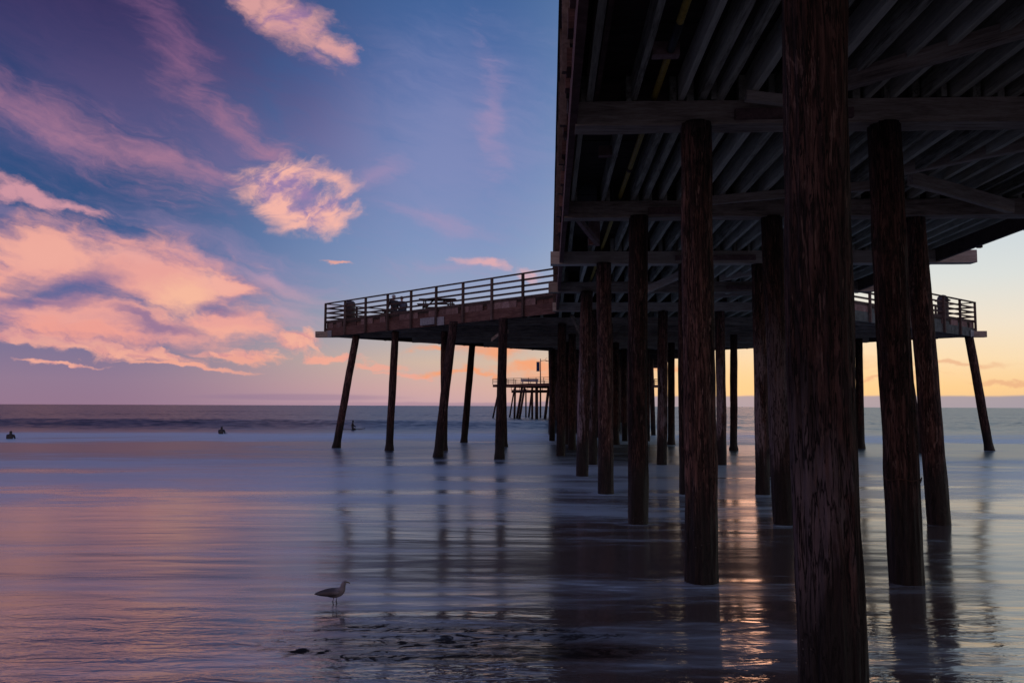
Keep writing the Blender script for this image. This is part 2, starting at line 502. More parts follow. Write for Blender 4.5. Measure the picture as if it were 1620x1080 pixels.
def plain(name, col, rough=0.7, metal=0.0, var=0.25, scale=8.0):
    m, g, b = principled(name)
    tc = g.node('ShaderNodeTexCoord')
    n = g.noise(tc.outputs['Object'], scale, 5, 0.6)
    c0 = tuple(max(0, k * (1 - var)) for k in col); c1 = tuple(min(1, k * (1 + var)) for k in col)
    g.l.new(g.ramp(n, [(0.3, c0), (0.7, c1)]), b.inputs['Base Color'])
    b.inputs['Roughness'].default_value = rough
    b.inputs['Metallic'].default_value = metal
    return m


M_steel = plain("galvanised_steel", (0.24, 0.25, 0.28), 0.55, 0.3)
M_rust = plain("rusty_iron", (0.07, 0.035, 0.025), 0.8, 0.2, 0.5)
M_yellow = plain("yellow_painted_pipe", (0.32, 0.23, 0.03), 0.55, 0.0, 0.35, 20)
M_black = plain("black_rubber", (0.012, 0.012, 0.014), 0.6)
M_grey = plain("grey_conduit", (0.22, 0.22, 0.25), 0.4, 0.4)
M_bin = plain("brown_bin_metal", (0.045, 0.032, 0.036), 0.6)
M_table = plain("table_timber", (0.075, 0.05, 0.045), 0.8)
M_skin = plain("skin", (0.38, 0.22, 0.16), 0.6, 0, 0.05)
M_dark = plain("dark_cloth", (0.022, 0.02, 0.028), 0.9)
M_blue = plain("blue_grey_cloth", (0.07, 0.075, 0.11), 0.9)
M_jean = plain("dark_denim", (0.03, 0.034, 0.055), 0.9)
M_hair = plain("dark_hair", (0.02, 0.014, 0.012), 0.7)
M_capc = plain("pale_cap_cloth", (0.35, 0.33, 0.36), 0.9)
M_wet = plain("black_wetsuit", (0.012, 0.012, 0.016), 0.45)
M_board = plain("surfboard_resin", (0.13, 0.125, 0.13), 0.4)
M_banner = plain("navy_banner_cloth", (0.02, 0.03, 0.10), 0.8)
M_concrete = plain("pale_concrete", (0.40, 0.37, 0.38), 0.9)
M_lamp = plain("lamp_metal", (0.08, 0.08, 0.09), 0.5, 0.5)
M_teal = plain("teal_patina_board", (0.075, 0.088, 0.085), 0.85, 0, 0.6, 3)


# ------------------------------------------------------------------ water
def wave_z(x, y):
    # the last of the wave lies on the sloping sand
    z = 0.0
    if y < 12.5: z += 0.005 * (12.5 - max(y, 7.0)) ** 2 + (0.055 * (7.0 - y) if y < 7 else 0.0)
    # breaking swell out past the platform
    yc = 84 + 3.0 * mnoise.noise(Vector((x * 0.012, 1.3, 0))) + x * 0.03
    dy = y - yc
    amp = 0.95 * (0.80 + 0.3 * mnoise.noise(Vector((x * 0.012, 8.1, 0))))
    if x > 6: amp *= max(0.30, 1 - (x - 6) / 30)
    z += amp * math.exp(-(dy / (5.0 if dy < 0 else 11.0)) ** 2)
    for yc, a, w in ((125, 0.45, 7), (190, 0.5, 10), (270, 0.5, 12), (62, 0.10, 4.0), (50, 0.07, 3.0)):
        d2 = y - yc - 5 * mnoise.noise(Vector((x * 0.01, yc, 0)))
        z += a * (0.5 + mnoise.noise(Vector((x * 0.015, yc + 9, 2)))) * math.exp(-(d2 / w) ** 2)
    if 4 < y < 15:
        k = min(1, (15 - y) / 4.5) * min(1, (y - 4) / 1.0)
        ph = y * 11.0 + 2.6 * mnoise.noise(Vector((x * 0.30, y * 0.35, 5.0))) + 1.2 * mnoise.noise(Vector((x * 1.1, y * 0.8, 2.0))) + x * 0.25
        am = 0.5 + 0.9 * mnoise.noise(Vector((x * 0.35, y * 0.6, 11.0)))
        z += k * 0.0026 * max(0.0, am) * math.sin(ph)
        z += k * 0.0034 * mnoise.noise(Vector((x * 1.6 + y * 0.8, y * 3.2, 7.0)))
    if 5 < y < 60:
        k = min(1, (60 - y) / 30)
        z += k * 0.009 * mnoise.noise(Vector((x * 0.22, y * 0.55, 0.0))) + k * 0.002 * mnoise.noise(Vector((x * 0.7, y * 1.9, 3.0)))
    return z


def build_water():
    ys = []
    y = -1.0
    while y < 5: ys.append(y); y += 0.5
    while y < 340:
        ys.append(y)
        st = max(0.045, y * 0.0075)
        if 70 < y < 100: st = 0.55
        y += st
    while y < 45000: ys.append(y); y *= 1.25
    ys.append(45000)
    xs = [i for i in (-45000, -12000, -4000, -1500, -700, -400, -260, -180)]
    x = -140.0
    while x < 160:
        xs.append(x)
        x += max(0.28, min(4.0, 0.28 + (abs(x - 1) - 5) * 0.035)) if abs(x - 1) > 5 else 0.28
    xs += [200, 280, 420, 700, 1500, 4000, 12000, 45000]
    bm = new()
    grid = [[bm.verts.new((x, y, wave_z(x, y) if (abs(x) < 420 and y < 400) else 0.0)) for x in xs] for y in ys]
    for i in range(len(ys) - 1):
        for j in range(len(xs) - 1):
            bm.faces.new((grid[i][j], grid[i][j + 1], grid[i + 1][j + 1], grid[i + 1][j]))
    m, g, b = principled("sea_water")
    geo = g.node('ShaderNodeNewGeometry')
    x, y, z = g.sep(geo.outputs['Position'])
    # spun-out drift of foam (long exposure): only broad, drawn-out shapes survive
    n_a = g.noise(g.xyz(x * 0.05, y * 0.16, 0), 1.0, 6, 0.55, 0.4)
    n_b = g.noise(g.xyz(x * 0.20, y * 0.62, 4), 1.0, 7, 0.6, 0.6)
    n_c = g.noise(g.xyz(x * 0.9, y * 3.2, 9), 1.0, 6, 0.6, 0.8)
    yw = y + (n_a - 0.5) * 14.0 + (n_b - 0.5) * 5.0
    b1 = g.smooth(yw, 14.0, 24.0) * g.smooth(yw, 42.0, 31.0)
    b2 = g.smooth(yw, 47.0, 54.0) * g.smooth(yw, 74.0, 62.0)
    raw = n_a * 0.48 + n_b * 0.42 + n_c * 0.10 + b1 * 0.13 + b2 * 0.15 - 0.05 - g.smooth(y, 70.0, 82.0) * 0.12
    foam = g.smooth(raw, 0.44, 0.62) * 0.95
    sw = g.smooth(n_c + (n_b - 0.5) * 0.7, 0.52, 0.74) * g.smooth(y, 26.0, 9.0) * g.smooth(x, -3.5, 1.5) * 0.34
    # churned collar and trailing eddy at the foot of each nearer pile
    wp = g.xyz(x + (n_c - 0.5) * 0.35, y + (n_c - 0.5) * 0.5, 0.0)
    near_d = None
    for pt, r0 in PILE_FEET:
        if pt.y > 34: continue
        nd = g.node('ShaderNodeVectorMath', operation='DISTANCE')
        g.l.new(wp, nd.inputs[0]); nd.inputs[1].default_value = (pt.x, pt.y, 0)
        dd = S(g, nd.outputs['Value']) - r0
        near_d = dd if near_d is None else near_d.min(dd)
    collar = g.smooth(near_d, 0.42, 0.0) * g.smooth(n_c + (n_b - 0.5) * 0.4, 0.30, 0.62) * (0.25 + g.smooth(y, 9.0, 18.0) * 0.45)
    foam = (foam + sw + collar).clamp()
    # broken dark matte patches in the nearest water
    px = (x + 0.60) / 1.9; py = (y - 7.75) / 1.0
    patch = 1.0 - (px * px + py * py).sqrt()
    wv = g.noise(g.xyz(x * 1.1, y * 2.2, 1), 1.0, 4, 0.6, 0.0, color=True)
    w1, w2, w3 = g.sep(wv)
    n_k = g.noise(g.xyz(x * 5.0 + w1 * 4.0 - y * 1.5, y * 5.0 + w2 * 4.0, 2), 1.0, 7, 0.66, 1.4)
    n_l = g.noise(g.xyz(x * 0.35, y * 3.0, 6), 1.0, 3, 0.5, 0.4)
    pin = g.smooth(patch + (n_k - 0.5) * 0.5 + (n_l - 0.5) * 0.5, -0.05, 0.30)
    fleck = g.smooth(n_k + (n_l - 0.5) * 0.7, 0.50, 0.66)
    dark_patch = g.smooth(pin * (0.45 + fleck * 0.55) * g.smooth(n_l + (n_k - 0.5) * 0.7, 0.30, 0.52), 0.18, 0.70)
    dark_patch = (dark_patch * 0.55 + pin * 0.42).min(1.0)
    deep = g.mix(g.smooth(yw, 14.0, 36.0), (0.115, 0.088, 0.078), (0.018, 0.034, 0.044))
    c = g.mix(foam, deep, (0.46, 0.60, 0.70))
    c = g.mix(dark_patch * 0.95, c, (0.014, 0.011, 0.010))
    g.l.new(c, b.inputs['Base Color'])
    near = g.smooth(y, 11.0, 7.0)
    rough = 0.15 - near * 0.10 + g.smooth(yw, 14.0, 40.0) * 0.16 + foam * 0.16 + dark_patch * 0.12
    g.put(b.inputs['Roughness'], rough.clamp())
    b.inputs['IOR'].default_value = 1.4
    g.put(b.inputs['Specular IOR Level'], (0.78 - dark_patch * 0.77 - foam * 0.22 - g.smooth(yw, 60.0, 84.0) * (0.36 + (n_b - 0.5) * 1.0 + (n_a - 0.5) * 0.5)))
    # wavelets: long crests lying across the view
    r1 = g.noise(g.xyz(x * 0.30, y * 1.1, 0.0), 1.0, 3, 0.5, 0.6)
    r2 = g.noise(g.xyz(x * 1.5 + w1, y * 4.2 + w2, 5.0), 1.0, 4, 0.55, 0.8)
    r3 = g.noise(g.xyz(x * 0.08, y * 0.40, 7.0), 1.0, 4, 0.55, 0.3)
    h = r1 * 0.009 + r2 * 0.009 * (0.15 + near * 1.2) + r3 * 0.04
    bp = g.node('ShaderNodeBump')
    bp.inputs['Strength'].default_value = 1.0
    bp.inputs['Distance'].default_value = 1.0
    g.put(bp.inputs['Height'], h * (1.1 - g.smooth(y, 10.0, 40.0) * 0.4))
    # open water: unresolved chop, too far off for a height map to be sampled
    cc = g.noise(g.xyz(x * 0.9, y * 1.3, 3.0), 1.0, 3, 0.6, 0.0, color=True)
    k1, k2, k3 = g.sep(cc)
    amp = g.smooth(y, 60.0, 100.0) * (0.75 + (n_b - 0.5) * 1.6 + (n_a - 0.5) * 1.2)
    nv = g.xyz((k1 - 0.5) * amp * 0.5, (k2 - 0.5) * amp * 1.3 - amp * 0.05, 0.0)
    va = g.node('ShaderNodeVectorMath', operation='ADD')
    g.l.new(bp.outputs[0], va.inputs[0]); g.l.new(nv, va.inputs[1])
    vn = g.node('ShaderNodeVectorMath', operation='NORMALIZE')
    g.l.new(va.outputs[0], vn.inputs[0])
    g.l.new(vn.outputs[0], b.inputs['Normal'])
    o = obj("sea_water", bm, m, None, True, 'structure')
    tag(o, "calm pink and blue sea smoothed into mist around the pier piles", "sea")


m, g, b = principled("beach_sand")
tc = g.node('ShaderNodeTexCoord')
n1 = g.noise(tc.outputs['Object'], 0.8, 8, 0.6)
g.l.new(g.ramp(n1, [(0.3, (0.36, 0.30, 0.24)), (0.7, (0.48, 0.41, 0.34))]), b.inputs['Base Color'])
b.inputs['Roughness'].default_value = 0.9
bm = new()
rows = []
for y in [2.0 - 0.5 * i for i in range(36)] + [-20, -30, -50, -90, -160]:
    rows.append([bm.verts.new((x, y, (0.50 - 0.10 * y if y > -1 else min(3.0, 0.60 + (-1 - y) * 0.05)) + 0.02 * mnoise.noise(Vector((x * 0.3, y * 0.3, 0))))) for x in [-400, -200, -100, -60] + [-40 + 2 * i for i in range(41)] + [60, 100, 200, 400]])
for A, B in zip(rows, rows[1:]):
    for j in range(len(A) - 1): bm.faces.new((A[j], B[j], B[j + 1], A[j + 1]))
bmesh.ops.recalc_face_normals(bm, faces=bm.faces)
tag(obj("beach", bm, m, None, True, 'structure'), "pale sand beach rising behind the waterline", "beach")

# ------------------------------------------------------------------ pier frame
TH = R(2.6)
AX = Vector((math.sin(TH), math.cos(TH), 0)); RX = Vector((math.cos(TH), -math.sin(TH), 0))
P0 = Vector((5.24, 0, 0))


def PF(u, v, z): return P0 + AX * u + RX * v + Vector((0, 0, z))


Z_CAP = 6.05; CAP_H = 0.33; CAP_W = 0.36
Z_STR = Z_CAP + CAP_H; STR_H = 0.36
Z_DK = Z_STR + STR_H; DK_T = 0.09
Z_TOP = Z_DK + DK_T
RAIL_H = 1.08
BAY = 5.417
HALF = 4.92
pier = thing("pier", PF(0, 0, 0), "long dark wooden pier on tarred piles with a diamond shaped fishing platform", "pier")
PINV = Matrix.Translation(-pier.location)


def part(name, bm, mat, smooth=False, kind=None, label=None, parent=None, bevel=0.0):
    bm.transform(PINV)
    o = obj(name, bm, mat, parent or pier, smooth, kind, label)
    if bevel:
        md = o.modifiers.new("bevel", 'BEVEL'); md.width = bevel; md.segments = 2; md.limit_method = 'ANGLE'
    return o


def aligned(name, bm, mat, origin, ang, parent=None, kind=None, label=None, smooth=False):
    """a part whose own axes run along the timber, so grain follows it"""
    M = Matrix.Translation(origin) @ Matrix.Rotation(ang, 4, 'Z')
    bm.transform(M.inverted())
    o = obj(name, bm, mat, None, smooth, kind, label)
    o.parent = parent or pier
    o.matrix_parent_inverse = Matrix.Identity(4)
    par = parent or pier
    pm = PINV if par is pier else (Matrix.Translation(-par.location) @ PINV if par.parent is pier else PINV)
    o.matrix_local = pm @ M
    return o


# ---- piles
def pile_mesh(base, top, r0, r1, seed, segs=20, rows=40, rough=0.012, collar=0.0):
    bm = new()
    ax = (top - base)
    ln = ax.length
    so = Vector((seed * 7.31, seed * 3.17, seed * 1.7))
    rings = []
    for i in range(rows + 1):
        k = i / rows
        c = base.lerp(top, k)
        # trunks are never quite straight
        c = c + Vector((mnoise.noise(Vector((k * 2.2, seed, 0))), mnoise.noise(Vector((k * 2.2, 0, seed))), 0)) * 0.03 * math.sin(math.pi * k)
        r = r0 + (r1 - r0) * k
        zz = k * ln
        if collar and zz < 1.5:
            r += collar * max(0, min(1, (1.15 - zz) / 0.35)) * (0.8 + 0.5 * mnoise.noise(Vector((zz * 4, seed, 1))))
        ring = []
        for j in range(segs):
            a = 2 * math.pi * j / segs
            ca, sa = math.cos(a), math.sin(a)
            d = rough * (1.2 * mnoise.noise(Vector((ca * 1.3, sa * 1.3, zz * 0.5)) + so) + 1.5 * mnoise.noise(Vector((ca * 4.5, sa * 4.5, zz * 0.55)) + so) + 0.9 * mnoise.noise(Vector((ca * 11, sa * 11, zz * 1.6)) + so))
            ring.append(bm.verts.new(c + Vector((ca, sa, 0)) * (r + d)))
        rings.append(ring)
    for A, B in zip(rings, rings[1:]):
        for j in range(segs):
            bm.faces.new((A[j], A[(j + 1) % segs], B[(j + 1) % segs], B[j]))
    bm.faces.new(rings[-1]); bm.faces.new(rings[0][::-1])
    return bm


pile_no = [0]
PILE_FEET = []


def pile(base, top, r0=0.2, r1=0.19, mat=None, segs=20, rows=40, rough=0.011, collar=0.0, label=None):
    pile_no[0] += 1
    bm = pile_mesh(Vector(base), Vector(top), r0, r1, pile_no[0] * 1.37, segs, rows, rough, collar)
    o = Vector((base[0], base[1], 0.0))
    k0 = (0 - base[2]) / (top[2] - base[2]); PILE_FEET.append((Vector(base).lerp(Vector(top), k0), r0))
    bm.transform(Matrix.Translation(-o))
    ob = obj("pile", bm, mat or PM, pier, True, None, label)
    ob.location = o - pier.location
    return ob


def pile_px(p_top, p_bot, d, w, mat=None, d_bot=None, top_z=Z_CAP + 0.02, **kw):
    """pile through two photo points, standing in the plane Y = d"""
    A = at(*p_top, d); B = at(*p_bot, d_bot or d)
    t = (A - B) / (A.z - B.z)
    base = B + t * (-0.8 - B.z); top = B + t * (top_z - B.z)
    r = w * d / F_PX / 2
    return pile(base, top, r * 1.02, r * 0.98, mat, **kw)


D = lambda n: n * BAY
hi = dict(segs=96, rows=220, rough=0.015)
pile_px((1287, 0), (1316, 1080), D(1), 100, PM_WORN, label="massive foremost pile with splintered reddish bark", **hi)
pile_px((1101, 190), (1109, 915), D(2), 49, PM, segs=64, rows=150, rough=0.014)
pileE = pile_px((1398, 190), (1435, 922), D(2), 50, PM, segs=64, rows=150, rough=0.015)
lc = (at(1427.5, 757, D(2)) - pileE.location - pier.location)
bm = new(); add_tube(bm, [lc + Vector((0.222 * math.cos(k * math.pi / 14), 0.222 * math.sin(k * math.pi / 14), 0.012 * math.sin(k * 1.1))) for k in range(29)] + [lc + Vector((0.235, 0.0, -0.05)), lc + Vector((0.245, -0.02, 0.02))], 0.008, 6); obj("cable_loop", bm, M_rust, pileE, True)
for v in (1.9, 4.4): pile(PF(D(2), v, -0.8), PF(D(2), v - 0.2, Z_CAP + 0.02), 0.21, 0.2)
for v in (0.2, 2.6, 4.6): pile(PF(D(1), v, -0.8), PF(D(1), v - 0.1, Z_CAP + 0.02), 0.21, 0.2)
pile_px((1011, 340), (1009, 830), D(3), 31, PM, segs=40, rows=80)
pile_px((1220, 340), (1240, 830), D(3), 33, PM_PALE, segs=40, rows=80, label="dark pile with a pale peeling strip on its left side")
pile_px((1445, 335), (1486, 836), D(3), 33, PM, segs=40, rows=80)
pile_px((955, 415), (959, 780), D(4), 24, PM, segs=32, rows=70)
pile_px((1084, 415), (1086, 782), D(4), 23, PM)
pile_px((1200, 415), (1207, 778), D(4), 22, PM_PALE, segs=32, rows=70)
pile_px((1320, 415), (1330, 778), D(4), 24, PM)
pile_px((928, 465), (921, 747), D(5), 19.5, PM_PALE, segs=32, rows=70, label="pale pile with its dark skin peeled away to grey wood")
for xx in (1013, 1212, 1318): pile_px((xx, 465), (xx, 750), D(5), 19, PM)
pile_px((941, 500), (936, 733), D(6), 16, PM_PALE)
pile_px((1049, 490), (1047, 735), D(6), 16, PM_PALE)
pile_px((1139, 490), (1142, 737), D(6), 15, PM_PALE)
for xx in (1010, 1300): pile_px((xx, 490), (xx, 733), D(6), 16, PM)
pile_px((889, 520), (887, 721), D(7), 13.5, PM)
for xx in (963, 1087, 1110, 1232): pile_px((xx, 520), (xx, 720), D(7), 13.5, PM)
pile_px((1161, 540), (1161, 708), D(8), 11.5, PM, collar=0.07)
for xx in (905, 955, 1013, 1099): pile_px((xx, 540), (xx, 708), D(8), 12, PM)
for xx in (899, 974, 1006, 1062): pile_px((xx, 540), (xx, 700), D(9), 11, PM_PALE if xx == 1006 else PM, collar=0.05)
# platform piles: photo points top, foot, depth
for (tp, bt, d, w, dl) in (((562, 540), (532, 708), 44.5, 11.5, 0), ((625, 530), (616, 711), 42.0, 11.5, 0), ((715, 530), (693, 721), 37.0, 14, 0),
                           ((703, 540), (702, 711), 42.0, 11, 0), ((747, 548), (734, 699), 51.0, 10.5, 0), ((795, 540), (790, 727), 35.5, 14.5, 0),
                           ((796, 545), (798, 705), 46.5, 9, 0), ((1534, 538), (1565, 711), 44.0, 13, 0), ((1359, 548), (1362, 707), 45.5, 11.5, 0),
                           ((1434, 560), (1455, 716), 41.5, 12, 0), ((1418, 560), (1419, 700), 50.0, 10, 0)):
    pile_px(tp, bt, d, w, PM, collar=0.06, segs=20, rows=50)

# the rest of the piles towards the sea end, too many and too far to tell apart
bm = new()
def thin_pile(bm, b, t, r):
    add_tube(bm, [b, b.lerp(t, 0.5), t], [r, r, r * 0.95], 8)
for n in range(10, 36):
    u = n * BAY
    if n < 27:
        for v in (-5.0, -4.0, -2.9, -1.6, -0.3, 1.2, 2.8): thin_pile(bm, PF(u, v + random.uniform(-.15, .15), -0.8), PF(u, v, Z_CAP), 0.19)
part("pile", bm, PM, True, 'stuff', "rows of far piles under the seaward part of the pier")

# ---- caps
ends = {2: (-4.88, 5.3), 3: (-4.93, 5.5), 4: (-5.2, 5.92), 5: (-5.26, 5.4), 6: (-5.1, 5.2)}
for n in range(0, 11):
    l, r = ends.get(n, (-5.0, 5.2))
    if n in (7, 8, 9):
        continue
    bm = new()
    a, b_ = PF(D(n), l, Z_CAP + CAP_H / 2), PF(D(n), r, Z_CAP + CAP_H / 2)
    add_bar(bm, a, b_, CAP_W, CAP_H, wob=0.012, segs=24)
    bmesh.ops.bevel(bm, geom=[e for e in bm.edges if len(e.link_faces) == 2 and e.calc_face_angle(0) > 0.8], offset=0.012, segments=1, affect='EDGES')
    aligned("pile_cap", bm, TW['cap'], PF(D(n), 0, Z_CAP), -TH)
# splice boards bolted to the faces of the caps
for n, v0, v1, dz in ((2, -2.75, -1.2, -0.01), (3, -3.25, -2.6, -0.02), (4, -1.9, 0.2, 0.01), (5, 0.6, 2.2, 0.0)):
    bm = new()
    a = PF(D(n) - CAP_W / 2 - 0.045, v0, Z_CAP + 0.13 + dz); b_ = PF(D(n) - CAP_W / 2 - 0.045, v1, Z_CAP + 0.13 + dz)
    add_bar(bm, a, b_, 0.08, 0.13, wob=0.006, segs=4)
    aligned("splice_board", bm, TW['block'], PF(D(n), 0, Z_CAP), -TH)

# platform outline in pier axes (u along, v across)
U0, UM, U1, VM, VJ = 33.4, 45.0, 57.0, 17.7, 4.9


def vlim(u):
    if u <= U0 or u >= U1: return HALF
    k = (u - U0) / (UM - U0) if u < UM else (U1 - u) / (U1 - UM)
    return VJ + (VM - VJ) * k


for u in (38.0, 41.5, 45.0, 48.75, 52.5):
    w = vlim(u) + (0.55 if u == 45.0 else -0.25)
    bm = new()
    add_bar(bm, PF(u, -w, Z_CAP + CAP_H / 2), PF(u, w, Z_CAP + CAP_H / 2), CAP_W, CAP_H, wob=0.012, segs=30)
    aligned("pile_cap", bm, TW['cap'], PF(u, 0, Z_CAP), -TH)
# ---- stringers: four near bays one by one
for n in range(1, 5):
    vs = [-4.73, -4.12, -3.5, -3.27] + [-2.96 + 0.383 * k for k in range(21)]
    for i, v in enumerate(vs):
        v += random.uniform(-.04, .04) + (0.06 if n % 2 else -0.06) * (1 if i > 0 else 0.3)
        w = random.choice((0.075, 0.09, 0.10)); h = STR_H * random.uniform(0.92, 1.0)
        bm = new()
        ju = random.uniform(-.03, .03)
        add_bar(bm, PF(D(n) - 0.16 + ju, v, Z_DK - h / 2 - 0.002), PF(D(n + 1) + 0.16 + ju, v + random.uniform(-.03, .03), Z_DK - h / 2 - 0.002), w, h, wob=0.008, segs=8)
        aligned("stringer", bm, TW['stringer'], PF(D(n), v, Z_STR), -TH)
bm = new()
for n in [0] + list(range(5, 11)):
    for k in range(18):
        v = -4.73 + k * 0.55 + random.uniform(-.04, .04)
        add_bar(bm, PF(D(n) - 0.1, v, Z_DK - STR_H / 2 - 0.002), PF(D(n + 1) + 0.1, v, Z_DK - STR_H / 2 - 0.002), 0.11, STR_H)
for k in range(-27, 28):
    v = k * 0.62
    if abs(v) < 5: continue
    ua = U0 + (abs(v) - VJ) / (VM - VJ) * (UM - U0) + 0.25; ub = U1 - (abs(v) - VJ) / (VM - VJ) * (U1 - UM) - 0.25
    if ub - ua > 0.5:
        add_bar(bm, PF(ua, v, Z_DK - STR_H / 2 - 0.002), PF(ub, v, Z_DK - STR_H / 2 - 0.002), 0.11, STR_H)
aligned("stringer", bm, TW['stringer'], PF(0, 0, Z_STR), -TH, kind='stuff', label="rows of far stringers under the deck")

# blocking between the stringers on top of each cap
for n in range(1, 7):
    v = -4.6
    while v < 4.7:
        w = random.uniform(0.3, 0.6)
        if random.random() < 0.8:
            bm = new()
            add_bar(bm, PF(D(n) + random.uniform(-.05, .05), v, Z_DK - 0.17), PF(D(n) + random.uniform(-.05, .05), v + w, Z_DK - 0.17), 0.05, 0.30)
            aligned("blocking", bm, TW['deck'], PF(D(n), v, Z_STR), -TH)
        v += w + 0.02
# short cleats between stringers
for (u, v) in ((D(2) - 1.5, -3.85), (D(2) + 0.35, -4.0), (D(2) + 2.4, -4.25), (D(3) + 1.2, -3.9)):
    bm = new()
    add_bar(bm, PF(u, v - 0.16, Z_STR + 0.12), PF(u, v + 0.16, Z_STR + 0.12), 0.14, 0.16)
    part("cleat", bm, TW['block'])

# ---- deck boards
bm = new()
u = -4.0
while u < U0:
    w = random.uniform(0.24, 0.30)
    dz = random.uniform(0, 0.012)
    e0, e1 = random.uniform(-.04, .03), random.uniform(-.03, .04)
    add_hexa(bm, [PF(u, -HALF - 0.03 + e0, Z_DK + dz), PF(u, HALF + 0.03 + e1, Z_DK + dz), PF(u + w + 0.003, HALF + 0.03 + e1, Z_DK + dz), PF(u + w + 0.003, -HALF - 0.03 + e0, Z_DK + dz),
                  PF(u, -HALF - 0.03 + e0, Z_TOP), PF(u, HALF + 0.03 + e1, Z_TOP), PF(u + w + 0.003, HALF + 0.03 + e1, Z_TOP), PF(u + w + 0.003, -HALF - 0.03 + e0, Z_TOP)])
    u += w
# diamond platform boards
u = U0
while u < U1:
    w = 0.28
    um = u + w / 2
    va, vb = vlim(u) - 0.07, vlim(u + w) - 0.07
    dz = random.uniform(0, 0.01)
    add_hexa(bm, [PF(u, -va, Z_DK + dz), PF(u, va, Z_DK + dz), PF(u + w + .003, vb, Z_DK + dz), PF(u + w + .003, -vb, Z_DK + dz),
                  PF(u, -va, Z_TOP), PF(u, va, Z_TOP), PF(u + w + .003, vb, Z_TOP), PF(u + w + .003, -vb, Z_TOP)])
    u += w
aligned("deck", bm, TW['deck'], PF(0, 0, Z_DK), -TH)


# ---- edges: fascia, curb, railing along one straight run
def rail_run(A, B, inward, post_gap, z_post=Z_CAP + 0.02, skip_first=False, boards=True, face_mat=None, detail=True):
    """A, B: ends at deck level on the outer face; inward: unit vector pointing onto the deck"""
    t = (B - A); ln = t.length; t.normalize()
    out = -inward
    zt = Vector((0, 0, 1))
    ang = math.atan2(t.y, t.x)
    r = bpy.data.objects.new("railing", None); COL.objects.link(r); r.parent = pier
    n = max(1, round(ln / post_gap))
    for i in range(n + 1):
        if skip_first and i == 0: continue
        c = A + t * (ln * i / n) + out * 0.055
        bm = new()
        add_bar(bm, c + zt * (z_post - Z_TOP), c + zt * RAIL_H, 0.10, 0.10, up=t)
        o = part("post", bm, TW['rail'], parent=r)
    for k, (z, w, h) in enumerate(((RAIL_H + 0.022, 0.16, 0.045), (0.84, 0.04, 0.085), (0.58, 0.04, 0.085), (0.32, 0.04, 0.085))):
        bm = new()
        off = out * (0.05 if k == 0 else -0.03)
        add_bar(bm, A + off + zt * z, B + off + zt * z, w, h, wob=0.004, segs=max(2, int(ln / 1.5)))
        part("rail", bm, TW['rail'], parent=r)
    return r


def edge_run(A, B, inward, low=0.42, mat=None, curb=True, single=False):
    t = (B - A); ln = t.length; t.normalize(); zt = Vector((0, 0, 1))
    ang = math.atan2(t.y, t.x)
    bm = new()
    # lower fascia beam in lengths
    s = 0.0
    while s < ln:
        e = min(ln, s + random.uniform(4.5, 6))
        add_bar(bm, A + t * s - inward * -0.06 + zt * (Z_CAP + 0.03 + low / 2 - Z_TOP), A + t * (e - 0.01) + inward * 0.06 + zt * (Z_CAP + 0.03 + low / 2 - Z_TOP), 0.10, low, wob=0.006, segs=4)
        s = e
    aligned("fascia", bm, mat or TW['fascia'], Vector((A.x, A.y, Z_CAP)), ang)
    # upper band: boards' ends and packing blocks of uneven tone
    bm = new(); bm2 = new()
    s = 0.0
    while s < ln - 0.1:
        w = random.uniform(0.28, 0.62)
        e = min(ln, s + w)
        tgt = bm2 if random.random() < 0.45 else bm
        dep = 0.03 if tgt is bm2 else random.choice((0.06, 0.10))
        zl = Z_CAP + 0.03 + low + 0.006; zh = Z_TOP - 0.004
        if single: tgt = new()
        add_bar(tgt, A + t * (s + 0.01) + inward * (dep + 0.03) + zt * ((zl + zh) / 2 - Z_TOP), A + t * (e - 0.01) + inward * (dep + 0.03) + zt * ((zl + zh) / 2 - Z_TOP), 0.06, zh - zl)
        if single:
            aligned("edge_block" if dep == 0.03 else "edge_board", tgt, TW['block'] if dep == 0.03 else (mat or TW['fascia']), A + t * s, ang)
        s = e
    if not single:
        aligned("edge_board", bm, mat or TW['fascia'], Vector((A.x, A.y, Z_CAP)), ang, kind='stuff')
        aligned("edge_block", bm2, TW['block'], Vector((A.x, A.y, Z_CAP)), ang, kind='stuff')
    else:
        bm.free(); bm2.free()
    if curb:
        bm = new()
        add_bar(bm, A + inward * 0.12 + zt * 0.075, B + inward * 0.12 + zt * 0.075, 0.2, 0.14, wob=0.004, segs=6)
        aligned("curb", bm, TW['rail'], Vector((A.x, A.y, Z_TOP)), ang)


inR = RX; inL = -RX
cA = PF(-4, -HALF - 0.05, Z_TOP); cB = PF(U0, -HALF - 0.05, Z_TOP)
edge_run(cA, cB, inR, low=0.02 + STR_H, mat=TW['fascia'], curb=True)
rail_run(cA, cB, inR, 1.95, z_post=Z_STR + 0.05)
dA = PF(-4, HALF + 0.05, Z_TOP); dB = PF(U0, HALF + 0.05, Z_TOP)
edge_run(dA, dB, inL, mat=TW['rail'])
rail_run(dA, dB, inL, 1.95)
JL, CL, KL = PF(U0, -VJ, Z_TOP), PF(UM, -VM, Z_TOP), PF(U1, -VJ, Z_TOP)
JR, CR, KR = PF(U0, VJ, Z_TOP), PF(UM, VM, Z_TOP), PF(U1, VJ, Z_TOP)


def nrm(A, B, c):
    t = (B - A).normalized(); n = Vector((-t.y, t.x, 0))
    return n if n.dot(c - A) > 0 else -n


CEN = PF(45, 0, Z_TOP)
for A, B, m in ((JL, CL, TW['fascia']), (JR, CR, M_teal), (CL, KL, TW['rail']), (CR, KR, TW['rail'])):
    nn = nrm(A, B, CEN)
    edge_run(A, B, nn, low=0.46, mat=m, single=(A is JL or A is JR))
    rail_run(A, B, nn, 1.92, skip_first=(A is CL or A is CR))
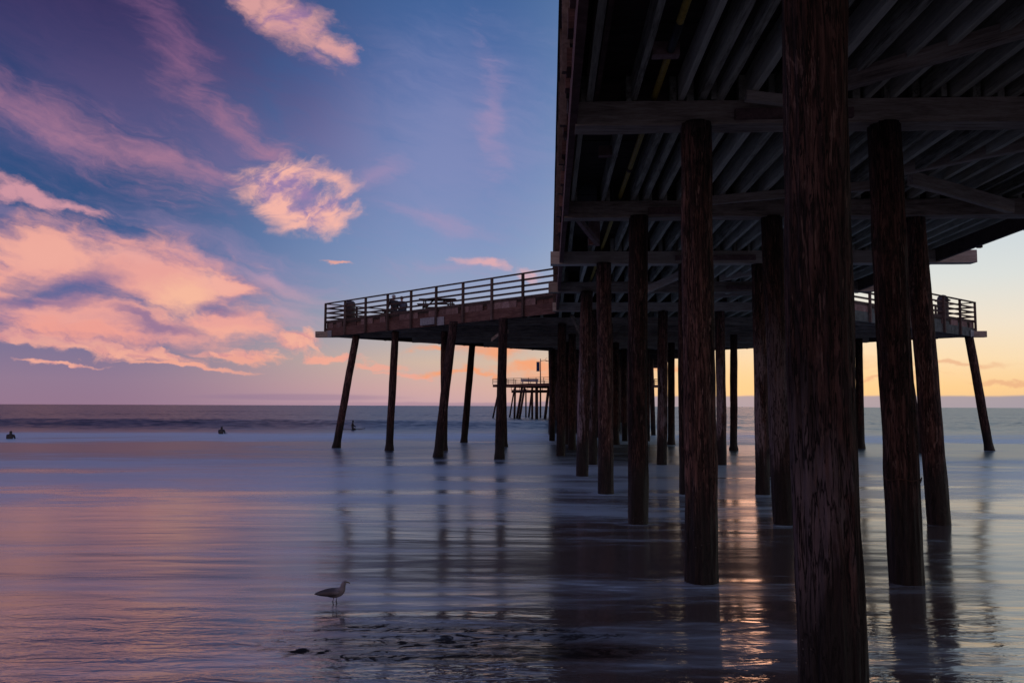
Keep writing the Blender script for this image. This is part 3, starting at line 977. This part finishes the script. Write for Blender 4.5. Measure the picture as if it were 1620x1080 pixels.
# steel plates and the bracket box on the platform edge
for A, B, s0, s1, z0, z1, dep in ((JL, CL, 0.965, 0.995, -0.80, -0.42, 0.03), (JR, CR, 0.965, 0.995, -0.80, -0.42, 0.03), (JL, CL, 0.412, 0.442, -0.76, -0.36, 0.03)):
    nn = nrm(A, B, CEN); bm = new()
    a = A.lerp(B, s0) - nn * (dep / 2 + 0.012); b_ = A.lerp(B, s1) - nn * (dep / 2 + 0.012)
    add_bar(bm, a + Vector((0, 0, (z0 + z1) / 2)), b_ + Vector((0, 0, (z0 + z1) / 2)), dep, z1 - z0)
    part("steel_plate", bm, M_steel, bevel=0.004)
bm = new(); nn = nrm(JL, CL, CEN)
a = JL.lerp(CL, 0.446) - nn * 0.09; b_ = JL.lerp(CL, 0.506) - nn * 0.09
add_bar(bm, a + Vector((0, 0, -0.52)), b_ + Vector((0, 0, -0.52)), 0.14, 0.34)
for k in range(5):
    for q in range(3):
        c = a.lerp(b_, 0.15 + 0.17 * k) - nn * 0.08 + Vector((0, 0, -0.62 + 0.1 * q))
        add_bar(bm, c, c - nn * 0.012, 0.05, 0.04)
part("bracket_box", bm, M_steel)
# cross blocks that stand out under the left edge
for k, u in enumerate((8.0, 8.9, 9.75, 10.6, 12.1, 13.6, 15.0, 17.2, 19.4, 22.5)):
    bm = new()
    z = Z_DK - (0.10 if k % 2 else 0.20)
    add_bar(bm, PF(u, -HALF - 0.10, z), PF(u, -HALF + 0.02, z), 0.20 + 0.08 * (k % 3), 0.24)
    part("edge_bracket", bm, TW['fascia'])
bm = new()
add_bar(bm, PF(7.0, -4.60, Z_STR + 0.02), PF(D(2) - 0.25, -4.60, Z_STR + 0.02), 0.06, 0.05)
part("nailing_strip", bm, TW['fascia'])

# ---- braces and loose timbers under the deck
def brace(a, b, w=0.10, h=0.22, mat=None, name="brace"):
    bm = new()
    a = Vector(a); b = Vector(b)
    add_bar(bm, a, b, w, h, wob=0.01, segs=6)
    ang = math.atan2((b - a).y, (b - a).x)
    aligned(name, bm, mat or TW['cap'], a, ang)


brace(at(1330, 132, 10.0), at(1680, 25, 8.42), 0.12, 0.2)
brace(at(1425, 268, 14.3), at(1700, 212, 12.2), 0.12, 0.2)
brace(at(1440, 282, 14.3), at(1600, 328, 15.5), 0.12, 0.24)
brace(at(1180, 152, 10.45), at(1245, 160, 10.45), 0.1, 0.13)
brace(at(1120, 318, 15.9), at(1420, 290, 14.6), 0.10, 0.16)
brace(at(1000, 470, 26), at(1180, 385, 21.9), 0.12, 0.2)
brace(at(1140, 440, 26.3), at(1340, 400, 22), 0.12, 0.2)
brace(at(1110, 470, 31), at(1270, 452, 27.3), 0.12, 0.2)
# the short strut and hanging plank beside the left row
brace(at(912, 343, 16.6), at(946, 385, 18.4), 0.09, 0.13, TW['block'], "strut")
bm = new()
add_bar(bm, at(940, 345, 18.4), at(940, 388, 18.4), 0.26, 0.09, up=Vector((0, 1, 0)))
part("hanging_plank", bm, TW['block'])
# strut at the inner corner of the platform
brace(at(905, 500, 34.5), at(925, 540, 36.2), 0.12, 0.16, TW['cap'], "strut")
brace(at(782, 538, 37.5), at(800, 524, 36.0), 0.3, 0.16, TW['cap'], "strut")

# ---- things fixed under the deck
def pipe(name, pts, r, mat, label, cat, n=10, extra=None):
    o = Vector(pts[0])
    bm = new()
    add_tube(bm, [Vector(p) - o for p in pts], r, n)
    ob = obj(name, bm, mat, None, True)
    ob.location = o
    tag(ob, label, cat)
    if extra:
        for (nm, pp, rr, mm) in extra:
            b2 = new(); add_tube(b2, [Vector(p) - o for p in pp], rr, n)
            obj(nm, b2, mm, ob, True)
    return ob


vy = -3.80
zy = Z_STR + 0.10
pipe("gas_pipe", [PF(4, vy, zy), PF(12, vy, zy), PF(20, vy - 0.02, zy), PF(29, vy - 0.05, zy)], 0.045, M_yellow, "thin yellow pipe running between the deck stringers", "pipe",
     extra=[("coupling", [PF(8.55, vy, zy), PF(9.35, vy, zy)], 0.052, M_black), ("coupling", [PF(14.1, vy, zy), PF(14.25, vy, zy)], 0.055, M_rust), ("coupling", [PF(24.0, vy, zy), PF(24.2, vy, zy)], 0.055, M_rust)])
pA, pB = at(1426, 93, 9.9), at(1532, -6, 8.1)
pA.z = max(pA.z, Z_STR - 0.06); pB.z = pA.z
pipe("conduit", [pA, pB], 0.05, M_grey, "straight grey conduit pipe catching light under the stringers", "pipe")
c0 = [(1500, 352, 20.0), (1530, 359, 19.5), (1560, 357, 19.0), (1585, 350, 18.5), (1600, 341, 18.0), (1606, 332, 17.5), (1607, 322, 17.2)]
pipe("drain_pipe", [at(*c) for c in c0], 0.10, M_rust, "thick curved drain pipe bending under the right pier edge", "pipe", 12)
hb = thing("service_box", at(1530, 365, 19.6), "dark rectangular service box hung under the right pier edge", "box")
bm = new(); add_box(bm, (-0.55, -0.3, 0), (0.38, 0.3, 0.52)); bmesh.ops.bevel(bm, geom=bm.edges[:], offset=0.02, segments=2, affect='EDGES'); obj("box_body", bm, M_bin, hb)
bm = new(); add_box(bm, (-0.5, -0.325, 0.05), (0.33, -0.304, 0.46)); obj("box_door", bm, M_rust, hb)

# ---- the pier beyond the platform, second platform far out
bm = new()
HF = 5.12
add_hexa(bm, [PF(U1, -HF, Z_STR), PF(U1, HF, Z_STR), PF(200, HF, Z_STR), PF(200, -HF, Z_STR), PF(U1, -HF, Z_TOP - .01), PF(U1, HF, Z_TOP - .01), PF(200, HF, Z_TOP - .01), PF(200, -HF, Z_TOP - .01)])
for n in range(11, 37):
    add_bar(bm, PF(n * BAY, -5.3, Z_CAP + CAP_H / 2), PF(n * BAY, 5.4, Z_CAP + CAP_H / 2 - .01), CAP_W, CAP_H - .01)
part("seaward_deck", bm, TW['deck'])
bm = new()
for sgn in (-1, 1):
    for z in (RAIL_H, 0.8, 0.5): add_bar(bm, PF(U1, sgn * HF, Z_TOP + z), PF(200, sgn * HF, Z_TOP + z), 0.06, 0.07)
    u = U1 + 2
    while u < 200: add_bar(bm, PF(u, sgn * HF, Z_TOP), PF(u, sgn * HF, Z_TOP + RAIL_H), 0.09, 0.09, up=AX); u += 2.2
part("railing", bm, TW['rail'], kind='stuff')
UF, VF, ZF = 158.0, 16.1, -0.45
bm = new()
dpts = [(UF - 11.5, -4.8), (UF - 11.5, 4.8), (UF, VF), (UF + 11.5, 4.8), (UF + 11.5, -4.8), (UF, -VF)]
lo = [bm.verts.new(PF(u, v, Z_STR - 0.05 + ZF)) for u, v in dpts]; hi_ = [bm.verts.new(PF(u, v, Z_TOP + ZF)) for u, v in dpts]
bm.faces.new(lo[::-1]); bm.faces.new(hi_)
for i in range(6): bm.faces.new((lo[i], lo[(i + 1) % 6], hi_[(i + 1) % 6], hi_[i]))
part("seaward_platform", bm, TW['fascia'])
bm = new()
ring6 = [PF(u, v, Z_TOP + ZF) for u, v in (dpts[0], dpts[5], dpts[4])], [PF(u, v, Z_TOP + ZF) for u, v in (dpts[1], dpts[2], dpts[3])]
for r3 in ring6:
    for A, B in zip(r3, r3[1:]):
        for z in (RAIL_H, 0.75, 0.42): add_bar(bm, A + Vector((0, 0, z)), B + Vector((0, 0, z)), 0.06, 0.07)
        for k in range(9):
            c = A.lerp(B, k / 8.0); add_bar(bm, c, c + Vector((0, 0, RAIL_H)), 0.10, 0.10, up=AX)
part("railing", bm, TW['rail'])
bm = new()
for (xt, xb, d, w) in ((790, 781, 156, 2.6), (814, 807, 168, 2.4), (815, 814, 154, 3.4), (826, 819, 153, 4.0), (830, 823, 152, 3.6), (832, 832, 170, 2.4), (842, 837, 170, 3.0), (842, 842, 152, 3.4), (849, 849, 151, 5.0), (855, 855, 165, 2.8), (868, 863, 150, 4.5), (872, 871, 148, 5), (877, 876, 150, 4)):
    A = at(xt, 612, d); B = at(xb, 655, d); t = (A - B) / (A.z - B.z)
    thin_pile(bm, B + t * (-0.6 - B.z), B + t * (Z_STR + ZF - 0.1 - B.z), w * d / F_PX / 2)
    # mirrored on the far side of the axis
for v in (-8, -3, 3, 8, 12.5):
    for du in (-6, 0, 6):
        if abs(v) < VF - abs(du) * 0.98 - 0.5 and v > 0: thin_pile(bm, PF(UF + du, v + 0.6, -0.6), PF(UF + du, v, Z_STR + ZF), 0.2)
part("pile", bm, PM, True, 'stuff', "cluster of distant piles under the far platform")
# low landing stage under the far platform
bm = new()
add_hexa(bm, [at(809, 620, 152), at(868, 620, 152), at(868, 620, 152) + Vector((0, 8, 0)), at(809, 620, 152) + Vector((0, 8, 0)), at(809, 616.5, 152), at(868, 616.5, 152), at(868, 616.5, 152) + Vector((0, 8, 0)), at(809, 616.5, 152) + Vector((0, 8, 0))])
for xx in (809, 822, 835, 848, 858): add_bar(bm, at(xx, 616.6, 152), at(xx, 610, 152), 0.09, 0.09, up=AX)
add_bar(bm, at(809, 611, 152), at(866, 611, 152), 0.08, 0.08)
part("landing_stage", bm, TW['rail'])

build_water()

# ------------------------------------------------------------------ lamp, banner, bench far out
ZFD = Z_TOP + ZF
lb = at(855, 600, 154); lb.z = ZFD
lamp = thing("street_lamp", lb, "slim lamp post with a side arm on the distant platform", "lamp post")
bm = new(); add_tube(bm, [(0, 0, 0), (0, 0, 2.4), (0, 0, 4.75)], [0.11, 0.09, 0.07], 8); obj("pole", bm, M_lamp, lamp, True)
bm = new(); add_tube(bm, [(0, 0, 4.3), (0.5, 0, 4.42), (1.25, 0, 4.42)], 0.05, 6); obj("arm", bm, M_lamp, lamp, True)
bm = new(); add_box(bm, (0.95, -0.15, 4.30), (1.5, 0.15, 4.40)); bmesh.ops.bevel(bm, geom=bm.edges[:], offset=0.03, segments=1, affect='EDGES'); obj("lamp_head", bm, M_lamp, lamp)
bm = new(); add_tube(bm, [(0.8, 0, 4.44), (1.1, 0, 4.9), (1.25, 0, 4.9)], 0.025, 5); obj("aerial", bm, M_lamp, lamp, True)
ban = thing("banner", lb + Vector((-0.45, 0, 2.4)), "narrow navy banner hanging beside the distant lamp post", "banner")
bm = new()
for i in range(10):
    z0, z1 = 1.75 * i / 10, 1.75 * (i + 1) / 10
    f = lambda z: 0.03 * math.sin(z * 4)
    add_hexa(bm, [Vector((-0.3, f(z0), z0)), Vector((0.3, f(z0), z0)), Vector((0.3, f(z0) + .02, z0)), Vector((-0.3, f(z0) + .02, z0)), Vector((-0.3, f(z1), z1)), Vector((0.3, f(z1), z1)), Vector((0.3, f(z1) + .02, z1)), Vector((-0.3, f(z1) + .02, z1))])
obj("cloth", bm, M_banner, ban)
bm = new(); add_bar(bm, (-0.32, 0, 1.78), (0.45, 0, 1.78), 0.03, 0.03); add_bar(bm, (-0.32, 0, -0.02), (0.45, 0, -0.02), 0.03, 0.03); obj("bracket", bm, M_lamp, ban)
bx = at(838, 600, 152); bx.z = ZFD
ben = thing("bench", bx, "long pale bench standing on the distant platform beside the lamp post", "bench")
bm = new(); add_box(bm, (-1.6, -0.25, 0.40), (1.6, 0.25, 0.50)); obj("seat", bm, M_concrete, ben)
bm = new(); add_box(bm, (-1.6, 0.26, 0.50), (1.6, 0.34, 0.95)); obj("backrest", bm, M_concrete, ben)
for s in (-1.3, 1.3):
    bm = new(); add_box(bm, (s - .1, -0.22, 0), (s + .1, 0.22, 0.40)); obj("leg", bm, M_concrete, ben)

# ------------------------------------------------------------------ things on the near platform
def on_deck(x, d):
    p = at(x, 600, d); p.z = Z_TOP; return p


def litter_bin(x, d, lid, label):
    b0 = thing("litter_bin", on_deck(x, d), label, "litter bin", group=None)
    bm = new()
    add_lathe(bm, [(0.25, 0.0), (0.265, 0.03), (0.265, 0.5), (0.27, 0.9), (0.27, 0.93)], 24)
    obj("bin_body", bm, M_bin, b0, True)
    bm = new()
    if lid == 'dome':
        add_lathe(bm, [(0.285, 0.932), (0.285, 1.0), (0.26, 1.1), (0.19, 1.18), (0.06, 1.215)], 24)
    else:
        add_lathe(bm, [(0.37, 0.95), (0.37, 0.99), (0.26, 1.06), (0.24, 1.16), (0.14, 1.25), (0.05, 1.275)], 24)
    obj("lid", bm, M_bin, b0, True)
    bm = new()
    for z in (0.3, 0.62): add_lathe(bm, [(0.27, z), (0.278, z + 0.01), (0.278, z + 0.05), (0.27, z + 0.06)], 24)
    obj("band", bm, M_rust, b0, True)


litter_bin(552, 45.2, 'dome', "dark round litter bin with a domed lid at the left corner of the railing")
litter_bin(1496, 42.4, 'hood', "dark litter bin with a wide hooded lid behind the right railing")

tb = thing("picnic_table", on_deck(692, 41.0), "empty dark wooden picnic table behind the left railing", "picnic table", R(-4))
bm = new()
for k in range(5): add_box(bm, (-0.92, -0.38 + k * 0.154, 0.72), (0.92, -0.38 + k * 0.154 + 0.145, 0.765))
obj("table_top", bm, M_table, tb)
for s in (-1, 1):
    bm = new()
    for k in range(2):
        y0 = s * 0.70 - 0.145 + k * 0.15
        add_box(bm, (-0.92, y0, 0.42), (0.92, y0 + 0.14, 0.46))
    obj("bench_seat", bm, M_table, tb)
for s in (-0.68, 0.68):
    for q in (-1, 1):
        bm = new(); add_bar(bm, (s, q * 0.62, 0.0), (s, q * 0.22, 0.718), 0.05, 0.10, up=Vector((0, 1, 0))); obj("leg", bm, M_table, tb)
    bm = new(); add_bar(bm, (s + 0.052, -0.82, 0.37), (s + 0.052, 0.82, 0.37), 0.05, 0.09); obj("cross_beam", bm, M_table, tb)
    bm = new(); add_bar(bm, (s * 0.92, 0, 0.36), (s * 0.35, 0, 0.716), 0.05, 0.07); obj("strut", bm, M_table, tb)


def skin_body(name, joints, edges, mat, parent, root=0, sub=2):
    """joints: [(x,y,z,r)], one continuous skinned surface"""
    me = bpy.data.meshes.new(name)
    me.from_pydata([j[:3] for j in joints], edges, [])
    o = bpy.data.objects.new(name, me)
    COL.objects.link(o)
    o.parent = parent
    sk = o.modifiers.new("skin", 'SKIN')
    sk.use_smooth_shade = True
    lay = me.skin_vertices[0].data if me.skin_vertices else None
    for i, j in enumerate(joints):
        rr = j[3] if isinstance(j[3], tuple) else (j[3], j[3])
        lay[i].radius = rr
        lay[i].use_root = (i == root)
    ss = o.modifiers.new("sub", 'SUBSURF'); ss.levels = sub; ss.render_levels = sub
    me.materials.append(mat)
    return o


def seated(name, loc, rz, label, lean, jacket, hat=None, look=0.0):
    p = thing(name, loc, label, "person", rz)
    # faces +y; seat at 0.45
    ly = lambda z: lean * (z - 0.5)
    H = [(0, 0, 0.54, 0.13), (0, ly(0.75), 0.75, 0.14), (0, ly(0.95), 0.95, 0.15), (0, ly(1.03) + .01, 1.05, 0.055), (0, ly(1.1) + 0.03, 1.12, 0.062), (0, ly(1.2) + 0.04, 1.20, 0.088), (0, ly(1.28) + 0.03, 1.28, 0.075)]
    E = [(0, 1), (1, 2), (2, 3), (3, 4), (4, 5), (5, 6)]
    for s in (-1, 1):
        b = len(H)
        H += [(s * 0.19, ly(0.98), 0.99, 0.062), (s * 0.25, ly(0.75) + 0.06, 0.76, 0.048), (s * 0.17, ly(0.7) + 0.30, 0.66, 0.038), (s * 0.12, ly(0.7) + 0.38, 0.65, 0.035),
              (s * 0.10, 0.03, 0.52, 0.085), (s * 0.13, 0.43, 0.53, 0.068), (s * 0.13, 0.46, 0.28, 0.055), (s * 0.13, 0.45, 0.07, 0.042), (s * 0.13, 0.60, 0.04, 0.035)]
        E += [(2, b), (b, b + 1), (b + 1, b + 2), (b + 2, b + 3), (0, b + 4), (b + 4, b + 5), (b + 5, b + 6), (b + 6, b + 7), (b + 7, b + 8)]
        # fingers and thumb
        hx, hy, hz = H[b + 3][:3]
        for k in range(4):
            i = len(H)
            H += [(hx - s * (0.03 - 0.02 * k), hy + 0.05, hz - 0.01, 0.010), (hx - s * (0.03 - 0.02 * k), hy + 0.09 - 0.008 * abs(k - 1), hz - 0.035, 0.008)]
            E += [(b + 3, i), (i, i + 1)]
        i = len(H); H += [(hx - s * 0.05, hy + 0.01, hz + 0.01, 0.011)]; E += [(b + 3, i)]
    # nose
    i = len(H); H += [(0, ly(1.2) + 0.14, 1.19, 0.014)]; E += [(5, i)]
    skin_body("body", H, E, M_skin, p)
    J = [(0, 0, 0.50, 0.155), (0, ly(0.75), 0.75, 0.165), (0, ly(0.95), 0.96, 0.17), (0, ly(1.03), 1.03, 0.085)]
    EJ = [(0, 1), (1, 2), (2, 3)]
    T = [(0, 0, 0.51, 0.15)]; ET = []
    for s in (-1, 1):
        b = len(J)
        J += [(s * 0.20, ly(0.98), 0.99, 0.08), (s * 0.255, ly(0.75) + 0.06, 0.76, 0.066), (s * 0.18, ly(0.7) + 0.28, 0.665, 0.052)]
        EJ += [(2, b), (b, b + 1), (b + 1, b + 2)]
        b = len(T)
        T += [(s * 0.10, 0.05, 0.52, 0.105), (s * 0.13, 0.43, 0.53, 0.085), (s * 0.13, 0.465, 0.28, 0.072), (s * 0.13, 0.455, 0.10, 0.06)]
        ET += [(0, b), (b, b + 1), (b + 1, b + 2), (b + 2, b + 3)]
    skin_body("jacket", J, EJ, jacket, p)
    skin_body("trousers", T, ET, M_jean, p)
    hm = hat or M_hair
    bm = new()
    bmesh.ops.create_uvsphere(bm, u_segments=16, v_segments=10, radius=0.105)
    for v in bm.verts:
        if v.co.z < 0 and v.co.y > -0.02: v.co.z *= 0.2
    bmesh.ops.translate(bm, verts=bm.verts, vec=(0, ly(1.24) + 0.015, 1.25))
    if hat:
        add_box(bm, (-0.07, ly(1.24) + 0.08, 1.265), (0.07, ly(1.24) + 0.2, 1.28))
    obj("cap" if hat else "hair", bm, hm, p, True)
    return p


s1 = on_deck(621, 43.8); s2 = on_deck(635, 43.5)
bench = thing("bench", on_deck(628, 43.8), "low plain bench under the two seated people behind the left railing", "bench", R(35))
bm = new(); add_box(bm, (-0.85, -0.2, 0.40), (0.85, 0.2, 0.45)); obj("seat", bm, M_table, bench)
for s in (-0.7, 0.7):
    bm = new(); add_box(bm, (s - .05, -0.17, 0), (s + .05, 0.17, 0.398)); obj("leg", bm, M_table, bench)
bd = Vector((math.cos(R(35)), math.sin(R(35)), 0))
bc = on_deck(628, 43.8)
seated("person", bc - bd * 0.27 - Vector((0, 0, 0.0)), R(35), "seated person in a dark jacket and pale cap, facing out to sea", -0.05, M_dark, M_capc)
seated("person", bc + bd * 0.29, R(20), "seated person in blue grey leaning forward beside the one with a pale cap", 0.42, M_blue)


# surfers in the break
def surfer(x, y, rz, label, pose, sink=0.0):
    v = ray(x, y); k = CAM_H / -v.z
    w = Vector((v.x * k, v.y * k, 0))
    w.z = wave_z(w.x, w.y)
    p = thing("surfer", w + Vector((0, 0, sink)), label, "surfer", rz, "surfers waiting in the break")
    if pose == 'sit':
        H = [(0, 0, 0.10, 0.14), (0, 0.02, 0.34, 0.14), (0, 0.05, 0.55, 0.16), (0, 0.06, 0.66, 0.06), (0, 0.08, 0.78, 0.10), (0, 0.07, 0.87, 0.08)]
        E = [(0, 1), (1, 2), (2, 3), (3, 4), (4, 5)]
        for q in (-1, 1):
            b = len(H)
            H += [(q * 0.2, 0.05, 0.58, 0.065), (q * 0.24, 0.14, 0.36, 0.05), (q * 0.14, 0.34, 0.24, 0.04), (q * 0.17, 0.05, 0.10, 0.09), (q * 0.30, 0.30, 0.06, 0.07), (q * 0.32, 0.30, -0.35, 0.05)]
            E += [(2, b), (b, b + 1), (b + 1, b + 2), (0, b + 3), (b + 3, b + 4), (b + 4, b + 5)]
    else:
        H = [(0, -0.1, 0.13, 0.13), (0, 0.15, 0.17, 0.14), (0, 0.36, 0.24, 0.15), (0, 0.46, 0.32, 0.06), (0, 0.54, 0.40, 0.10), (0, 0.56, 0.47, 0.08)]
        E = [(0, 1), (1, 2), (2, 3), (3, 4), (4, 5)]
        for q in (-1, 1):
            b = len(H)
            H += [(q * 0.17, 0.38, 0.24, 0.065), (q * 0.22, 0.55, 0.12, 0.05), (q * 0.25, 0.74, -0.03, 0.04), (q * 0.10, -0.2, 0.12, 0.09), (q * 0.13, -0.6, 0.11, 0.07), (q * 0.13, -1.0, 0.12, 0.05)]
            E += [(2, b), (b, b + 1), (b + 1, b + 2), (0, b + 3), (b + 3, b + 4), (b + 4, b + 5)]
    skin_body("body", H, E, M_wet, p)
    bm = new()
    n = 16
    rows = []
    for i in range(n + 1):
        t = i / n
        yy = -1.0 + 2.2 * t
        wd = 0.27 * math.sin(math.pi * min(1, max(0.03, t * 0.94 + 0.03))) ** 0.55
        zz = 0.0 + 0.14 * max(0, t - 0.6) ** 2 * 4
        rows.append([bm.verts.new((-wd, yy, zz)), bm.verts.new((0, yy, zz - 0.03)), bm.verts.new((wd, yy, zz)), bm.verts.new((0, yy, zz + 0.035))])
    for A, B in zip(rows, rows[1:]):
        for j in range(4): bm.faces.new((A[j], A[(j + 1) % 4], B[(j + 1) % 4], B[j]))
    bm.faces.new(rows[0]); bm.faces.new(rows[-1][::-1])
    sb = obj("surfboard", bm, M_board, None, True)
    sb.location = w + Vector((0, 0, 0.02 + sink * 0.35)); sb.rotation_euler = (0, 0, rz)
    return p, sb


_, b1 = surfer(557, 680, R(-75), "surfer in a black wetsuit sitting upright close by the leaning pile", 'sit')
tag(b1, "dark surfboard under the upright surfer by the leaning pile", "surfboard", "surfboards in the break")
_, b2 = surfer(350, 687, R(0), "surfer low in the water on a board well left of the platform", 'sit', -0.3)
tag(b2, "dark surfboard under the low surfer well left of the platform", "surfboard", "surfboards in the break")
_, b3 = surfer(16, 694, R(12), "surfer low in the water at the far left edge", 'sit', -0.34)
tag(b3, "dark surfboard under the surfer at the far left edge", "surfboard", "surfboards in the break")

# ------------------------------------------------------------------ gull
gp = at(530, 955, 9.42); gp.z = wave_z(gp.x, gp.y) - 0.035
gull = thing("seagull", gp, "grey seagull standing in the shallows facing right", "seagull")
M_gull = None
m, g, b = principled("gull_feathers")
tc = g.node('ShaderNodeTexCoord')
x, y, z = g.sep(tc.outputs['Object'])
nz = g.noise(g.xyz(x * 2.0, y, z), 22.0, 5, 0.6)
wing = g.smooth(0.0 - x + (nz - 0.5) * 0.05, -0.045, 0.03)
c = g.mix(wing, (0.26, 0.235, 0.25), (0.10, 0.09, 0.095))
c = g.mix(g.smooth(z, 0.235, 0.265), c, (0.28, 0.26, 0.29))
g.l.new(g.mix(nz * 0.4, c, (0.03, 0.028, 0.03)), b.inputs['Base Color'])
b.inputs['Roughness'].default_value = 0.85
bm = new()
prof = [(-0.205, 0.150, 0.004, 0.003), (-0.17, 0.150, 0.016, 0.010), (-0.12, 0.153, 0.028, 0.024), (-0.07, 0.155, 0.045, 0.042), (-0.02, 0.158, 0.056, 0.054), (0.03, 0.166, 0.057, 0.056), (0.065, 0.182, 0.047, 0.050),
        (0.082, 0.210, 0.034, 0.036), (0.086, 0.238, 0.027, 0.027), (0.092, 0.262, 0.027, 0.028), (0.104, 0.280, 0.024, 0.026), (0.118, 0.283, 0.013, 0.017), (0.127, 0.280, 0.006, 0.010)]
rings = []
N = 16
for i, (xx, zz, ry, rz_) in enumerate(prof):
    a = prof[max(0, i - 1)]; c_ = prof[min(len(prof) - 1, i + 1)]
    t = Vector((c_[0] - a[0], 0, c_[1] - a[1])).normalized()
    up = Vector((-t.z, 0, t.x))
    rings.append([bm.verts.new(Vector((xx, 0, zz)) + Vector((0, 1, 0)) * (ry * math.cos(2 * math.pi * k / N)) + up * (rz_ * math.sin(2 * math.pi * k / N))) for k in range(N)])
for A, B in zip(rings, rings[1:]):
    for k in range(N): bm.faces.new((A[k], B[k], B[(k + 1) % N], A[(k + 1) % N]))
bm.faces.new(rings[0]); bm.faces.new(rings[-1][::-1])
bmesh.ops.recalc_face_normals(bm, faces=bm.faces)
gb = obj("body", bm, m, gull, True)
sm_ = gb.modifiers.new("sub", 'SUBSURF'); sm_.levels = 1; sm_.render_levels = 2
M_beak = plain("gull_beak", (0.16, 0.12, 0.05), 0.5)
M_leg = plain("gull_leg", (0.06, 0.045, 0.04), 0.6)
bm = new(); add_tube(bm, [(0.120, 0, 0.280), (0.145, 0, 0.277), (0.160, 0, 0.270), (0.163, 0, 0.264)], [0.009, 0.007, 0.005, 0.002], 8); obj("beak", bm, M_beak, gull, True)
for s in (-1, 1):
    bm = new()
    # folded wing: a tapered blade along the flank
    wr = []
    for i in range(11):
        t = i / 10
        xx = 0.055 - t * 0.285
        hh = 0.046 * math.sin(math.pi * min(1, 0.12 + t * 0.86)) ** 0.7 * (1 - 0.35 * t)
        yy = s * (0.050 + 0.012 * math.sin(math.pi * t)) * (1 - 0.75 * t ** 2)
        zc = 0.172 - 0.022 * t
        wr.append([bm.verts.new((xx, yy + s * 0.006, zc + hh)), bm.verts.new((xx, yy + s * 0.014, zc)), bm.verts.new((xx, yy + s * 0.006, zc - hh * 0.75)), bm.verts.new((xx, yy - s * 0.004, zc))])
    for A, B in zip(wr, wr[1:]):
        for k in range(4): bm.faces.new((A[k], A[(k + 1) % 4], B[(k + 1) % 4], B[k]))
    bm.faces.new(wr[0]); bm.faces.new(wr[-1][::-1])
    bmesh.ops.recalc_face_normals(bm, faces=bm.faces)
    obj("wing", bm, m, gull, True)
    bm = new()
    lx = 0.005 + s * 0.014
    add_tube(bm, [(lx, s * 0.022, 0.125), (lx - 0.012, s * 0.022, 0.072), (lx + 0.004, s * 0.022, -0.01)], [0.009, 0.0055, 0.005], 8)
    for dx, dy in ((0.045, 0), (0.035, 0.02), (0.035, -0.02)):
        add_tube(bm, [(lx + 0.004, s * 0.022, 0.004), (lx + dx, s * 0.022 + dy, 0.002)], [0.005, 0.003], 6)
    obj("leg", bm, M_leg, gull, True)
    bm = new(); bmesh.ops.create_uvsphere(bm, u_segments=8, v_segments=6, radius=0.0045); bmesh.ops.translate(bm, verts=bm.verts, vec=(0.108, s * 0.0225, 0.285)); obj("eye", bm, M_black, gull, True)

# ------------------------------------------------------------------ render settings
sc.view_settings.view_transform = 'Standard'
sc.view_settings.look = 'None'
sc.view_settings.exposure = 0.0
sc.view_settings.gamma = 1.0
sc.render.engine = 'CYCLES'
sc.cycles.use_denoising = True
sc.cycles.denoiser = 'OPENIMAGEDENOISE'
sc.cycles.max_bounces = 4
sc.cycles.diffuse_bounces = 3
sc.cycles.glossy_bounces = 2
sc.cycles.sample_clamp_indirect = 4.0
